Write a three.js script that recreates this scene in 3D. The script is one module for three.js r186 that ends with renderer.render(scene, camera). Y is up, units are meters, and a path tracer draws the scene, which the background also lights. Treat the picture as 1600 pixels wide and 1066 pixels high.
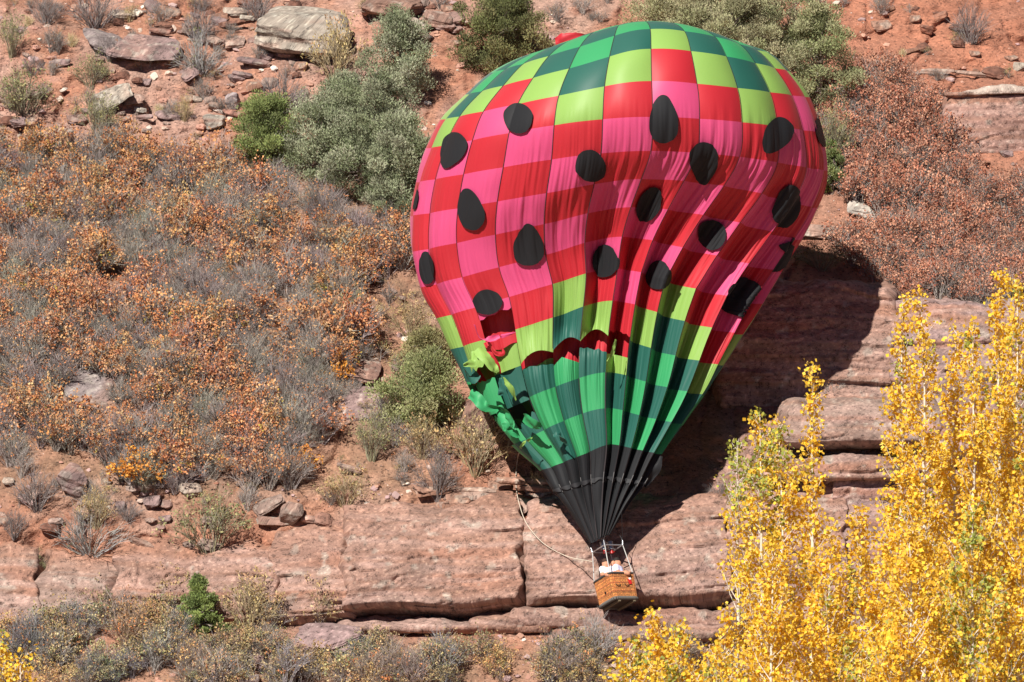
import * as THREE from 'three';
import { Sky } from 'three/addons/objects/Sky.js';
import { ImprovedNoise } from 'three/addons/math/ImprovedNoise.js';
import { MarchingCubes } from 'three/addons/objects/MarchingCubes.js';
import { mergeGeometries, mergeVertices, toCreasedNormals } from 'three/addons/utils/BufferGeometryUtils.js';

// ---------- camera, sky, sun, exposure ----------
const D = 190, K = 38, CY = 12;              // camera distance, photograph pixels per metre at the balloon, camera height
const scene = new THREE.Scene();
const camera = new THREE.PerspectiveCamera(2 * Math.atan(533 / K / D) * 180 / Math.PI, 1024 / 682, 1, 3000);
camera.position.set(0, CY, D); camera.lookAt(0, CY, 0);
const SUN = new THREE.Vector3(-0.33, 0.68, 0.655).normalize();
const sky = new Sky(); sky.name = 'sky'; sky.scale.setScalar(2000); sky.userData.kind = 'structure';
sky.material.uniforms.sunPosition.value.copy(SUN).multiplyScalar(1000);
sky.material.uniforms.turbidity.value = 1.6; sky.material.uniforms.rayleigh.value = 0.32; sky.material.uniforms.mieCoefficient.value = 0.002;
scene.add(sky); scene.environmentIntensity = 0.1;
const sun = new THREE.DirectionalLight(new THREE.Color(1.0, 0.94, 0.86), 5.0);
sun.position.copy(SUN).multiplyScalar(150).add(new THREE.Vector3(0, 12, 0)); sun.target.position.set(0, 12, 0);
sun.castShadow = true; sun.shadow.mapSize.set(4096, 4096);
Object.assign(sun.shadow.camera, { left: -45, right: 45, top: 45, bottom: -45, near: 1, far: 400 });
scene.add(sun, sun.target);
const renderer = new THREE.WebGLRenderer({ antialias: true });
renderer.setSize(1024, 682); renderer.shadowMap.enabled = true;
renderer.toneMapping = THREE.LinearToneMapping; renderer.toneMappingExposure = 1.5;

// ---------- helpers ----------
const perlin = new ImprovedNoise();
const N3 = (x, y, z = 0) => perlin.noise(x, y, z);
const fbm = (x, y, z, oct = 4) => { let a = 1, s = 0, f = 1; for (let i = 0; i < oct; i++) { s += a * N3(x * f, y * f, z * f + i * 7.3); a *= 0.5; f *= 2.03; } return s; };
const rng = (s) => { let a = (s * 2654435761) >>> 0 || 1; return () => { a |= 0; a = (a + 0x6D2B79F5) | 0; let t = Math.imul(a ^ (a >>> 15), 1 | a); t = (t + Math.imul(t ^ (t >>> 7), 61 | t)) ^ t; return ((t ^ (t >>> 14)) >>> 0) / 4294967296; }; };
const clamp = (x, a = 0, b = 1) => Math.min(b, Math.max(a, x));
const ss = (a, b, x) => { const t = clamp((x - a) / (b - a)); return t * t * (3 - 2 * t); };
const mix = (a, b, t) => a + (b - a) * t;
const mix3 = (a, b, t) => [mix(a[0], b[0], t), mix(a[1], b[1], t), mix(a[2], b[2], t)];
const V = (x, y, z) => new THREE.Vector3(x, y, z);
// piecewise interpolation through [x, y] knots
const lin = (kn, x) => { if (x <= kn[0][0]) return kn[0][1]; for (let i = 1; i < kn.length; i++) if (x <= kn[i][0]) return mix(kn[i - 1][1], kn[i][1], (x - kn[i - 1][0]) / (kn[i][0] - kn[i - 1][0])); return kn[kn.length - 1][1]; };
const smooth = (kn, x) => {       // cubic Hermite through knots
  const n = kn.length; if (x <= kn[0][0]) return kn[0][1]; if (x >= kn[n - 1][0]) return kn[n - 1][1];
  let i = 1; while (x > kn[i][0]) i++;
  const [x0, y0] = kn[i - 1], [x1, y1] = kn[i], h = x1 - x0, sl = (y1 - y0) / h;
  const m = (q) => q <= 0 ? (kn[1][1] - kn[0][1]) / (kn[1][0] - kn[0][0]) : q >= n - 1 ? (kn[n - 1][1] - kn[n - 2][1]) / (kn[n - 1][0] - kn[n - 2][0]) : (kn[q + 1][1] - kn[q - 1][1]) / (kn[q + 1][0] - kn[q - 1][0]);
  const t = (x - x0) / h, t2 = t * t, t3 = t2 * t;
  return (2 * t3 - 3 * t2 + 1) * y0 + (t3 - 2 * t2 + t) * h * m(i - 1) + (-2 * t3 + 3 * t2) * y1 + (t3 - t2) * h * m(i);
};
const toW = (px, py, z) => V((px - 800) / K * (D - z) / D, CY + (533 - py) / K * (D - z) / D, z);   // a pixel of the photograph at a depth -> a point of the place

const used = {};
function named(n) { if (used[n] === undefined) { used[n] = 0; return n; } used[n]++; return n + '_' + String(used[n]).padStart(3, '0'); }
function tag(o, label, category, group, kind) { if (label) o.userData.label = label; if (category) o.userData.category = category; if (group) o.userData.group = group; if (kind) o.userData.kind = kind; return o; }
function put(name, geo, mat, parent) { const m = new THREE.Mesh(geo, mat); m.name = parent ? name : named(name); m.castShadow = m.receiveShadow = true; (parent || scene).add(m); return m; }
function group(name, pos) { const g = new THREE.Group(); g.name = named(name); if (pos) g.position.copy(pos); scene.add(g); return g; }

// collects leaves, twigs and sheets into one geometry with vertex colours
class MB {
  constructor() { this.p = []; this.c = []; this.i = []; }
  vert(x, y, z, c) { this.p.push(x, y, z); this.c.push(c[0], c[1], c[2]); return this.p.length / 3 - 1; }
  leaf(p, dir, side, len, wid, c) {       // a diamond leaf folded along its rib
    const a = this.vert(p.x, p.y, p.z, c), b = this.vert(p.x + dir.x * len * .45 + side.x * wid, p.y + dir.y * len * .45 + side.y * wid, p.z + dir.z * len * .45 + side.z * wid, c);
    const d = this.vert(p.x + dir.x * len, p.y + dir.y * len, p.z + dir.z * len, c), e = this.vert(p.x + dir.x * len * .45 - side.x * wid, p.y + dir.y * len * .45 - side.y * wid, p.z + dir.z * len * .45 - side.z * wid, c);
    this.i.push(a, b, d, a, d, e);
  }
  twig(a, b, ra, rb, c, sides = 3) {
    const d = b.clone().sub(a); if (d.lengthSq() < 1e-9) return; d.normalize();
    const u = Math.abs(d.y) < .9 ? V(0, 1, 0).cross(d).normalize() : V(1, 0, 0).cross(d).normalize(), w = d.clone().cross(u);
    const A = [], B = [];
    for (let k = 0; k < sides; k++) {
      const t = k / sides * 2 * Math.PI, cx = Math.cos(t), sx = Math.sin(t);
      A.push(this.vert(a.x + (u.x * cx + w.x * sx) * ra, a.y + (u.y * cx + w.y * sx) * ra, a.z + (u.z * cx + w.z * sx) * ra, c));
      B.push(this.vert(b.x + (u.x * cx + w.x * sx) * rb, b.y + (u.y * cx + w.y * sx) * rb, b.z + (u.z * cx + w.z * sx) * rb, c));
    }
    for (let k = 0; k < sides; k++) { const n = (k + 1) % sides; this.i.push(A[k], A[n], B[n], A[k], B[n], B[k]); }
  }
  path(pts, r0, r1, c, sides = 5) { for (let k = 1; k < pts.length; k++) { const t0 = (k - 1) / (pts.length - 1), t1 = k / (pts.length - 1); this.twig(pts[k - 1], pts[k], mix(r0, r1, t0), mix(r0, r1, t1), c, sides); } }
  geo(smoothed) {
    const g = new THREE.BufferGeometry();
    g.setAttribute('position', new THREE.Float32BufferAttribute(this.p, 3)); g.setAttribute('color', new THREE.Float32BufferAttribute(this.c, 3));
    g.setIndex(this.i); g.computeVertexNormals(); return g;
  }
}
const randDir = (R) => { const z = R() * 2 - 1, t = R() * 6.2832, r = Math.sqrt(1 - z * z); return V(r * Math.cos(t), z, r * Math.sin(t)); };
const pick = (R, a) => a[Math.floor(R() * a.length) % a.length];
const vary = (R, c, v = .25) => { const k = 1 + (R() * 2 - 1) * v; return [c[0] * k, c[1] * k * (1 + (R() - .5) * v * .4), c[2] * k]; };

// ---------- textures: grain, pebbles, fine relief ----------
function tileNoise(n, cells, seed) {     // periodic value noise
  const R = rng(seed), g = new Float32Array(cells * cells); for (let i = 0; i < g.length; i++) g[i] = R();
  const out = new Float32Array(n * n);
  for (let y = 0; y < n; y++) for (let x = 0; x < n; x++) {
    const fx = x / n * cells, fy = y / n * cells, x0 = Math.floor(fx), y0 = Math.floor(fy), tx = fx - x0, ty = fy - y0;
    const sx = tx * tx * (3 - 2 * tx), sy = ty * ty * (3 - 2 * ty), x1 = (x0 + 1) % cells, y1 = (y0 + 1) % cells;
    out[y * n + x] = mix(mix(g[y0 * cells + x0], g[y0 * cells + x1], sx), mix(g[y1 * cells + x0], g[y1 * cells + x1], sx), sy);
  }
  return out;
}
function makeTex(n, fn, srgb, rep) {
  const d = new Uint8Array(n * n * 4);
  for (let i = 0; i < n * n; i++) { const c = fn(i); d[4 * i] = clamp(c[0]) * 255; d[4 * i + 1] = clamp(c[1]) * 255; d[4 * i + 2] = clamp(c[2]) * 255; d[4 * i + 3] = 255; }
  const t = new THREE.DataTexture(d, n, n); t.wrapS = t.wrapT = THREE.RepeatWrapping; t.magFilter = THREE.LinearFilter; t.minFilter = THREE.LinearMipmapLinearFilter;
  if (srgb) t.colorSpace = THREE.SRGBColorSpace; t.repeat.set(rep, rep); t.needsUpdate = true; return t;
}
const TN = 1024, layers = [11, 23, 47, 97, 193, 340].map((c, i) => tileNoise(TN, c, 50 + i));
const rough = (i) => layers[0][i] * .22 + layers[1][i] * .2 + layers[2][i] * .2 + layers[3][i] * .18 + layers[4][i] * .12 + layers[5][i] * .08;
const soilMap = makeTex(TN, (i) => {
  const f = rough(i), peb = ss(.74, .82, layers[4][i] * .6 + layers[3][i] * .4), dk = ss(.3, .2, layers[3][i] * .55 + layers[4][i] * .45);
  let v = .82 + (f - .5) * .5; v = v * (1 - .32 * dk); return [v + peb * .12, v + peb * .16, v + peb * .18];
}, true, 1 / 9);
const rockMap = makeTex(TN, (i) => {
  const f = rough(i), fl = ss(.7, .8, layers[3][i] * .5 + layers[2][i] * .5), dk = ss(.33, .24, layers[2][i] * .5 + layers[4][i] * .5);
  let v = .82 + (f - .5) * .55; v *= 1 - .25 * dk; return [v + fl * .1, v + fl * .13, v + fl * .12];
}, true, 1 / 7);
const reliefMap = makeTex(TN, (i) => { const f = rough(i); return [f, f, f]; }, false, 1 / 8);
const soilMat = new THREE.MeshStandardMaterial({ vertexColors: true, map: soilMap, bumpMap: reliefMap, bumpScale: .16, roughness: .97 });
const rockMat = new THREE.MeshStandardMaterial({ vertexColors: true, map: rockMap, bumpMap: reliefMap, bumpScale: .09, roughness: .93 });
const dryMat = new THREE.MeshStandardMaterial({ vertexColors: true, roughness: .95 });
const leafMat = new THREE.MeshPhysicalMaterial({ vertexColors: true, roughness: .85, transmission: .38, thickness: 0 });
const needleMat = new THREE.MeshPhysicalMaterial({ vertexColors: true, roughness: .95, transmission: .12, thickness: 0 });

// ---------- the hillside ----------
const PL = [[-9, 60], [-7, 34], [-6, 24], [-4, 15.5], [-1.5, 9.6], [0, 7.6], [.5, 6.4], [.9, 4.9], [4.4, 4.1], [5.2, 3.2], [6, 2.6], [12, -6], [18, -14.6], [28, -29.4], [45, -58], [70, -108], [95, -190]];
const PR = [[-9, 60], [-7, 34], [-6, 24], [-4, 14], [-1.5, 8.6], [0, 6], [.5, 5.2], [.9, 4.4], [4.4, 3.8], [6.8, 3.2], [7.6, 2.6], [8.6, 1.8], [9.5, -.6], [10, -2.2], [13.6, -5.2], [14.6, -7.4], [18, -13.4], [28, -29.4], [45, -58], [70, -108], [95, -190]];
function F(x, Y) {
  const w = ss(6.6, 9.4, x);
  let z = mix(smooth(PL, Y), smooth(PR, Y), w);
  const far = ss(60, 30, Math.abs(x));
  z += fbm(x * .11, Y * .13, 3.1, 3) * 1.5 * ss(4, 9, Y) * (1 - .5 * ss(-2, 2, x) * ss(20, 14, x) * ss(26, 16, Y));
  z += fbm(x * .55, Y * .8, 9.2, 3) * .36 * ss(-6, 1, Y);
  const led = N3(x * .35, Y * 1.7, 21.5) + .4 * N3(x * 1.3, Y * 3.1, 4.5); z += led * .22 * ss(4.5, 6, Y);
  z += fbm(x * 2.3, Y * 2.9, 1.7, 3) * .16 * far;
  const gul = Math.abs(N3(x * .5, Y * .22, 61.3)); z -= ss(.12, 0, gul) * .35 * ss(5, 7, Y) * far;
  const br = Y * 4.2 + .5 * N3(x * .8, Y, 70), bi = Math.floor(br), bf = br - bi; z -= (ss(.0, .12, bf) * ss(1, .75, bf) - .6) * -.1 * ss(.05, .3, N3(x * .22 + 3, Y * .3, 91)) * ss(6, 8, Y) * far;
  return z;
}
function onHill(px, py) {
  let z0 = 30, z = 30;
  for (; z > -150; z -= .5) { const p = toW(px, py, z); if (z < F(p.x, p.y)) break; z0 = z; }
  let a = z0, b = z; for (let k = 0; k < 14; k++) { const m = (a + b) / 2, p = toW(px, py, m); if (m < F(p.x, p.y)) b = m; else a = m; }
  return toW(px, py, (a + b) / 2);
}
{
  const xs = [-700, -420, -250, -150, -95, -65, -48, -38, -32, -28]; for (let x = -25.5; x <= 25.5; x += .115) xs.push(x); xs.push(28, 32, 38, 48, 65, 95, 150, 250, 420, 700);
  const rows = [];
  for (const z of [900, 600, 400, 300, 240, 210, 190, 170, 150, 130, 110, 95, 82, 72, 66]) rows.push([null, z]);
  for (let y = -9; y < -2.6; y += .25) rows.push([y]);
  for (let y = -2.6; y < .4; y += .05) rows.push([y]);
  for (let y = .4; y < 30.5; y += .083) rows.push([y]);
  for (let y = 31; y < 95; y += 3) rows.push([y]);
  const pos = [], col = [], uv = [], idx = []; let arc = 0, py = 0, pz = 0;
  rows.forEach(([Y, zf], r) => {
    const cy = Y ?? -9, cz = Y === null || Y === undefined || zf ? zf : smooth(PL, Y);
    if (r) arc += Math.hypot(cy - py, cz - pz); py = cy; pz = cz;
    for (const x of xs) {
      let y, z;
      if (zf) { z = zf; y = -9 + Math.max(0, zf - 120) * .11 + fbm(x * .02, zf * .02, 5, 2) * .8 * ss(66, 90, zf); } else { y = Y; z = F(x, Y); }
      pos.push(x, y, z); uv.push(x + .35 * fbm(x * .2, y * .2, 2, 2), arc);
      const n1 = fbm(x * .22, y * .3, 14, 3), n2 = fbm(x * .9, y * 1.1, 31, 3), n3 = fbm(x * .12, y * .5, 44, 2);
      let c = [.5, .235, .148];                                             // red soil
      c = mix3(c, [.5, .305, .23], ss(-.1, .5, n1));                         // paler rocky ground
      c = mix3(c, [.4, .155, .09], ss(.1, .6, n2) * .7);
      c = mix3(c, [.56, .33, .24], ss(.15, .6, -n2) * .6);
      const tr = ss(11, 16, x) * ss(15.5, 18, y); c = mix3(c, [.5, .2, .118], tr * .85);
      c = mix3(c, [.52, .325, .26], .55 * ss(5, -2, x) * ss(16.5, 20, y) * ss(-.35, .3, n1 + .6 * n2));
      const litter = ss(-1.5, -4, x - (y - 12) * -.02) * ss(4.6, 6.6, y) * ss(21.5, 19, y + n1 * 2); c = mix3(c, [.32, .205, .13], litter * (.55 + .4 * n2));
      const litter2 = ss(12, 14, x) * ss(10.5, 13, y) * ss(21.5, 19, y); c = mix3(c, [.36, .2, .14], litter2 * .55);
      if (y < .6) c = mix3(c, [.36, .23, .15], ss(.6, -.6, y) * (.55 + .4 * n2));
      const rk = ss(6.6, 8.4, x) * ss(14.4, 13.6, y) * ss(-1, .5, y); c = mix3(c, [.42, .25, .195], rk);
      const k = 1 + .12 * n3; col.push(c[0] * k, c[1] * k, c[2] * k);
    }
  });
  const nx = xs.length;
  for (let r = 0; r + 1 < rows.length; r++) for (let i = 0; i + 1 < nx; i++) { const a = r * nx + i, b = a + 1, c = a + nx, d = c + 1; idx.push(a, b, d, a, d, c); }
  const g = new THREE.BufferGeometry();
  g.setAttribute('position', new THREE.Float32BufferAttribute(pos, 3)); g.setAttribute('color', new THREE.Float32BufferAttribute(col, 3)); g.setAttribute('uv', new THREE.Float32BufferAttribute(uv, 2));
  g.setIndex(idx); g.computeVertexNormals();
  tag(put('hillside', g, soilMat), 'steep red soil hillside rising behind the balloon', 'hillside', null, 'structure');
}

// ---------- sandstone cliff blocks ----------
const PINK = [.45, .27, .21], GREY = [.41, .285, .235], PALE = [.46, .39, .32], DARK = [.27, .12, .08], PURP = [.37, .25, .235];
function rockBlock(w, h, d, r, seed, tone, o = {}) {
  const st = o.step ?? .07;
  const g0 = new THREE.BoxGeometry(w, h, d, Math.ceil(w / st), Math.ceil(h / st), Math.ceil(d / .16)); g0.deleteAttribute('uv'); g0.deleteAttribute('normal');
  const g = mergeVertices(g0, 1e-4), p = g.attributes.position, col = [], uv = [], q = V(0, 0, 0), v = V(0, 0, 0);
  const rx = Math.min(o.rx ?? .13, w * .49), ry = Math.min(r, h * .49), rz = Math.min(o.rz ?? r, d * .49);
  for (let i = 0; i < p.count; i++) {
    v.fromBufferAttribute(p, i);
    q.set(clamp(v.x, -w / 2 + rx, w / 2 - rx), clamp(v.y, -h / 2 + ry, h / 2 - ry), clamp(v.z, -d / 2 + rz, d / 2 - rz));
    let ex = (v.x - q.x) / rx, ey = (v.y - q.y) / ry, ez = (v.z - q.z) / rz; const L = Math.hypot(ex, ey, ez);
    if (L > 1e-6) { const m = Math.max(Math.abs(ex), Math.abs(ey), Math.abs(ez)), k = m / L; ex *= k; ey *= k; ez *= k; }
    v.set(q.x + ex * rx, q.y + ey * ry, q.z + ez * rz);
    const fx = v.x + seed * 13.7, fy = v.y + seed * 5.1, t = v.y / h + .5;
    const wob = fy + .25 * N3(fx * .25, fy * .2, seed) + fx * (o.dip ?? .02);
    const bed = N3(seed, wob * 1.3, fx * .06) * .2 + N3(seed + 3, wob * 3.4, fx * .12) * .075 + N3(seed + 7, wob * 8, fx * .2) * .03;
    const lump = fbm(fx * .35, fy * .45, v.z * .4 + seed, 3) * .2;
    const crack = -.09 * ss(.03, 0, Math.abs(N3(fx * .22, wob * .9, seed + 11))) * ss(.1, .3, N3(fx * .3, fy * .3, seed + 5) + .2);
    const q1 = wob * (o.lay ?? 1.9) + .35 * N3(fx * .5, fy * .3, seed + 15), li = Math.floor(q1), lf = q1 - li, hsh = (n) => { const s = Math.sin(n * 127.1 + seed * 311.7) * 43758.5453; return s - Math.floor(s); };
    const layer = (mix(hsh(li - 1), hsh(li), ss(0, .16, lf)) - .5) * .26 * ss(-.35, .25, N3(fx * .3, fy * .35, seed + 40)) - .1 * ss(.09, 0, Math.abs(lf - .05)) * ss(-.1, .2, N3(fx * .45, li * 3.7, seed + 41));
    const vq = (fx + .3 * N3(fy * .8, 2, seed)) * .42, vi = Math.floor(vq), vcr = -.12 * (o.joint ?? 0) * ss(.035, .0, Math.abs(vq - vi - .2 - .6 * hsh(vi + 50))) * ss(-.05, .15, N3(vi * 5.1, fy * .5, seed + 60));
    const face = ss(-d / 2, d / 2, v.z);
    v.z += (bed * (o.bed ?? 1) + (layer + vcr) * (o.bed ?? 1) + lump + crack + .03 * fbm(fx * 3, fy * 4, 2, 2)) * face + (o.under ?? 0) * -ss(.22, 0, t) * face - (o.back ?? 0) * Math.pow(clamp(t), 2.2) * face;
    v.x += .38 * fbm(fy * .6, v.z * .8, seed, 3) * ss(.3, .5, Math.abs(v.x / w)); v.y += ((o.jag ?? .3) * fbm(fx * .45, v.z * .4, seed + 2, 4) + .1 * Math.abs(N3(fx * 1.7, v.z, seed))) * ss(.25, .5, t > .5 ? t - .5 : (.5 - t) * .7) + (o.arch ?? 0) * Math.max(0, .35 + N3(fx * .28, seed, 3) * 1.3) * ss(.3, 0, t);
    p.setXYZ(i, v.x, v.y, v.z); uv.push(fx + .15 * v.z, fy - v.z * .8);
    let c = mix3(tone, [.47, .3, .25], ss(.05, .5, N3(seed + 3, wob * 2.2, fx * .1) + .5 * N3(fx * .7, fy * 1.2, 8)));
    c = mix3(c, [.32, .21, .17], ss(.1, .5, fbm(fx * .45, fy * .9, seed + 20, 3)) * .7);
    c = mix3(c, [.42, .2, .13], ss(.15, .45, N3(seed + 9, wob * 1.7, fx * .15)) * .7);
    c = mix3(c, [.53, .44, .37], ss(.32, .55, fbm(fx * 1.6, fy * 2.2, seed + 31, 3)) * .75);
    const st1 = N3(seed + 70, wob * 4.2, fx * .09), st2 = N3(seed + 75, wob * 9.5, fx * .14); c = mix3(c, [.55, .36, .3], ss(.12, .38, st1 + .3 * st2) * .6); c = mix3(c, [.36, .19, .13], ss(.15, .4, -st1 + .4 * st2) * .55);
    if (o.soil) c = mix3(c, [.45, .22, .14], ss(.72, .98, t + .12 * fbm(fx * .6, fy, 6, 2)) * o.soil);
    col.push(...c);
  }
  g.setAttribute('color', new THREE.Float32BufferAttribute(col, 3)); g.setAttribute('uv', new THREE.Float32BufferAttribute(uv, 2)); g.computeVertexNormals(); return g;
}
const cliff = group('sandstone_cliff'); tag(cliff, 'banded pink sandstone cliff ledge behind the basket, split by joints', 'cliff', null, 'structure');
function blockAt(l, r, t, b, zf, depth, rad, seed, tone, o = {}, parent = cliff, name = 'rock_block') {
  const A = toW(l, b, zf), B = toW(r, t, zf), w = B.x - A.x, h = B.y - A.y;
  const m = put(name, rockBlock(w, h, depth, rad, seed, tone, o), rockMat, parent); m.position.set((A.x + B.x) / 2, (A.y + B.y) / 2, zf - depth / 2); m.rotation.z = o.roll ?? 0; return m;
}
blockAt(-130, 58, 850, 1000, 6.3, 4, .8, 1, GREY, { under: .5, back: 2.2, soil: 1, jag: .6 });
blockAt(57, 177, 858, 1000, 6.2, 4, .8, 2, GREY, { under: .5, back: 2, soil: 1, jag: .6 });
blockAt(173, 437, 838, 1000, 6.35, 4, 1.1, 3, PINK, { roll: .02, under: .4, arch: .5, joint: 1, back: 2.4, soil: 1, dip: .04, jag: .7 });
blockAt(428, 548, 822, 992, 6.4, 3.8, 1.0, 4, PINK, { roll: .08, back: 2.2, soil: .5, arch: .5 });
blockAt(536, 817, 792, 976, 6.7, 4.8, 1.0, 5, PINK, { roll: .055, under: 1.1, arch: .55, back: 2.6, dip: .03, soil: .25 });
blockAt(823, 1148, 784, 966, 6.6, 4.6, .8, 6, PINK, { roll: .03, under: .9, arch: .45, back: 2.3, dip: -.03, soil: .2 });
blockAt(740, 872, 962, 992, 7.1, 2.4, .3, 17, PINK, { bed: .5, rx: .4 });
blockAt(800, 1150, 956, 982, 7.0, 2.6, .25, 7, PINK, { bed: .5, dip: .05, rx: .3 });
blockAt(520, 760, 974, 990, 7.1, 2.2, .2, 20, PINK, { bed: .4, rx: .3 });
blockAt(860, 1150, 978, 1004, 7.6, 2.4, .3, 18, PINK, { bed: .5, rx: .4 });
blockAt(1143, 1330, 746, 1010, 6.4, 4.4, .5, 8, PINK, { under: .5, back: 1.4 });
blockAt(1300, 1700, 742, 1010, 5.9, 4.4, .4, 9, PURP, { back: .8 });
blockAt(1190, 1480, 720, 752, 5.7, 3.6, .3, 10, PINK, { bed: .6, rx: .4 });
blockAt(1225, 1482, 628, 704, 4.9, 4.4, .75, 11, GREY, { under: .6, back: 1.4, bed: .8, rx: .5 });
blockAt(1450, 1700, 640, 722, 4.6, 4, .5, 12, PURP, { under: .4, back: .9, rx: .4 });
blockAt(1120, 1408, 440, 650, -.2, 5, .5, 13, PINK, { back: 2.4, rx: .4 });
blockAt(1400, 1660, 470, 650, .2, 5, .5, 14, PURP, { back: 2.4, rx: .3 });
const ledge = group('sandstone_ledge'); tag(ledge, 'smooth pink rock face with a pale cap below the red soil, upper right edge', 'rock ledge', null, 'structure');
{ const z = onHill(1550, 232).z + .35;
  blockAt(1482, 1690, 146, 242, z, 5, .15, 15, [.41, .235, .19], { bed: .3, back: .5, jag: .1 }, ledge);
  blockAt(1476, 1690, 138, 148, z - .3, 5, .1, 16, [.62, .5, .42], { bed: .15, step: .12, roll: .03 }, ledge); }

// ---------- the balloon ----------
const COL = { dark: [.008, .095, .07], green: [.025, .29, .1], lime: [.225, .4, .08], red: [.47, .012, .024], pink: [.62, .062, .185], black: [.015, .016, .018] };
const fabric = {}; for (const k in COL) fabric[k] = new THREE.MeshPhysicalMaterial({ color: new THREE.Color().setRGB(...COL[k]), roughness: .72, transmission: k === 'black' ? .02 : .1, thickness: 0, specularIntensity: k === 'black' ? .35 : .8, clearcoat: k === 'black' ? .06 : .2, clearcoatRoughness: .42, side: THREE.DoubleSide });
// ring tables, by row line j from the crown (-3) to the mouth (17): silhouette left, right (photograph pixels), heights at five places across, front and middle depths
const ring = (a) => (j) => smooth(a, j);
const T = (rows, c) => rows.map((r) => [r[0], r[c]]);
const RT = [[-3, 984, 61, 986, 60], [-2, 928, 64, 1042, 58], [-1, 872, 74, 1098, 61], [0, 820, 89, 1150, 67], [1, 772, 114, 1197, 83], [2, 733, 148, 1228, 111], [3, 695, 187, 1258, 152], [4, 672, 232, 1279, 207], [5, 655, 285, 1291, 267]];
const RT2 = [[6, 645, 338, 1277, 325], [7, 645, 395, 1252, 375], [8, 658, 451, 1222, 425], [9, 684, 499, 1192, 475], [10, 708, 547, 1161, 523], [11, 735, 598, 1130, 571], [12, 766, 648, 1101, 617], [13, 806, 695, 1068, 663], [14, 850, 735, 1034, 710], [15, 869, 766, 1008, 756], [16, 893, 803, 982, 791], [17, 922, 850, 953, 836]];
const RA = [...RT, ...RT2];
const xl = ring(T(RA, 1)), yl = ring(T(RA, 2)), xr = ring(T(RA, 3)), yr = ring(T(RA, 4));
const MID = [[-3, 60, 60, 60], [-2, 50, 46, 46], [-1, 45, 37, 39], [0, 50, 34, 41], [1, 70, 46, 55], [2, 104, 77, 86], [3, 147, 127, 136], [4, 194, 183, 190], [5, 248, 236, 245], [6, 301, 280, 292]];
const MID2 = [[7, 350, 324, 340], [8, 399, 370, 395], [9, 446, 420, 450], [10, 497, 470, 500], [11, 548, 526, 553], [12, 600, 582, 602], [13, 652, 638, 652], [14, 710, 695, 702], [15, 752, 747, 750], [16, 796, 792, 791], [17, 845, 841, 838]];
const MA = [...MID, ...MID2];
const ya = ring(T(MA, 1)), yb = ring(T(MA, 2)), yc = ring(T(MA, 3));
const ZF = [[-3, .7], [-2, 2.5], [-1, 4.1], [0, 5.6], [1, 7.1], [2, 8.3], [3, 9.0], [4, 9.3], [5, 9.0], [6, 8.4], [7, 7.7], [8, 7.1], [9, 6.8], [10, 6.7], [11, 6.7], [12, 6.8], [13, 6.9], [14, 7.0], [17, 7.4]];
const ZC = [[-3, .6], [-2, .7], [0, .8], [2, 1], [5, 1], [6, 1.4], [7, 1.9], [8, 2.4], [9, 3.0], [10, 3.5], [11, 4.1], [12, 4.6], [13, 5.2], [14, 5.8], [17, 7.0]];
const zfr = ring(ZF), zce = ring(ZC);
const G0 = -5, G1 = 7;             // the gores the photograph shows run from seam -5 to seam 7
const SEAM_LOW = [-86, -66, -50, -34, -17, -5, 6, 14.5, 23.5, 36, 51, 69, 87];
const SEAM_FOOT = [-110, -90, -62, -42, -26, -12.5, 3.5, 16, 28.6, 43, 60, 82, 100];
function seamAngle(k, j) {
  if (k > 7) { const a = seamAngle(7, j), b = seamAngle(-5, j) + 360; return mix(a, b, (k - 7) / 12); }
  const top = -6.5 + 15 * k, low = SEAM_LOW[k + 5], foot = SEAM_FOOT[k + 5];
  return j < 9 ? mix(top, low, clamp((j - 3.2) / 5.8) ** 1.25) : mix(low, foot, ss(9, 14, j));
}
const PLEAT = [[3, 0], [4, .04], [5, .26], [6, .6], [7, .9], [8, 1.12], [9, 1.25], [10, 1.22], [11, 1.12], [12, 1.0], [13, .86], [14, .56], [15, .4], [16, .24], [17, .06]];
function gore(k, j) { return k <= -4 || k > 6 ? 0 : k === -3 ? .12 : k === -2 ? .3 * ss(11, 10, j) : k === -1 ? mix(.62, 0, ss(10.3, 11.4, j)) * ss(5, 7.5, j) : k === 0 ? mix(.85, .25, ss(10.4, 11.5, j)) : 1; }
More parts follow.
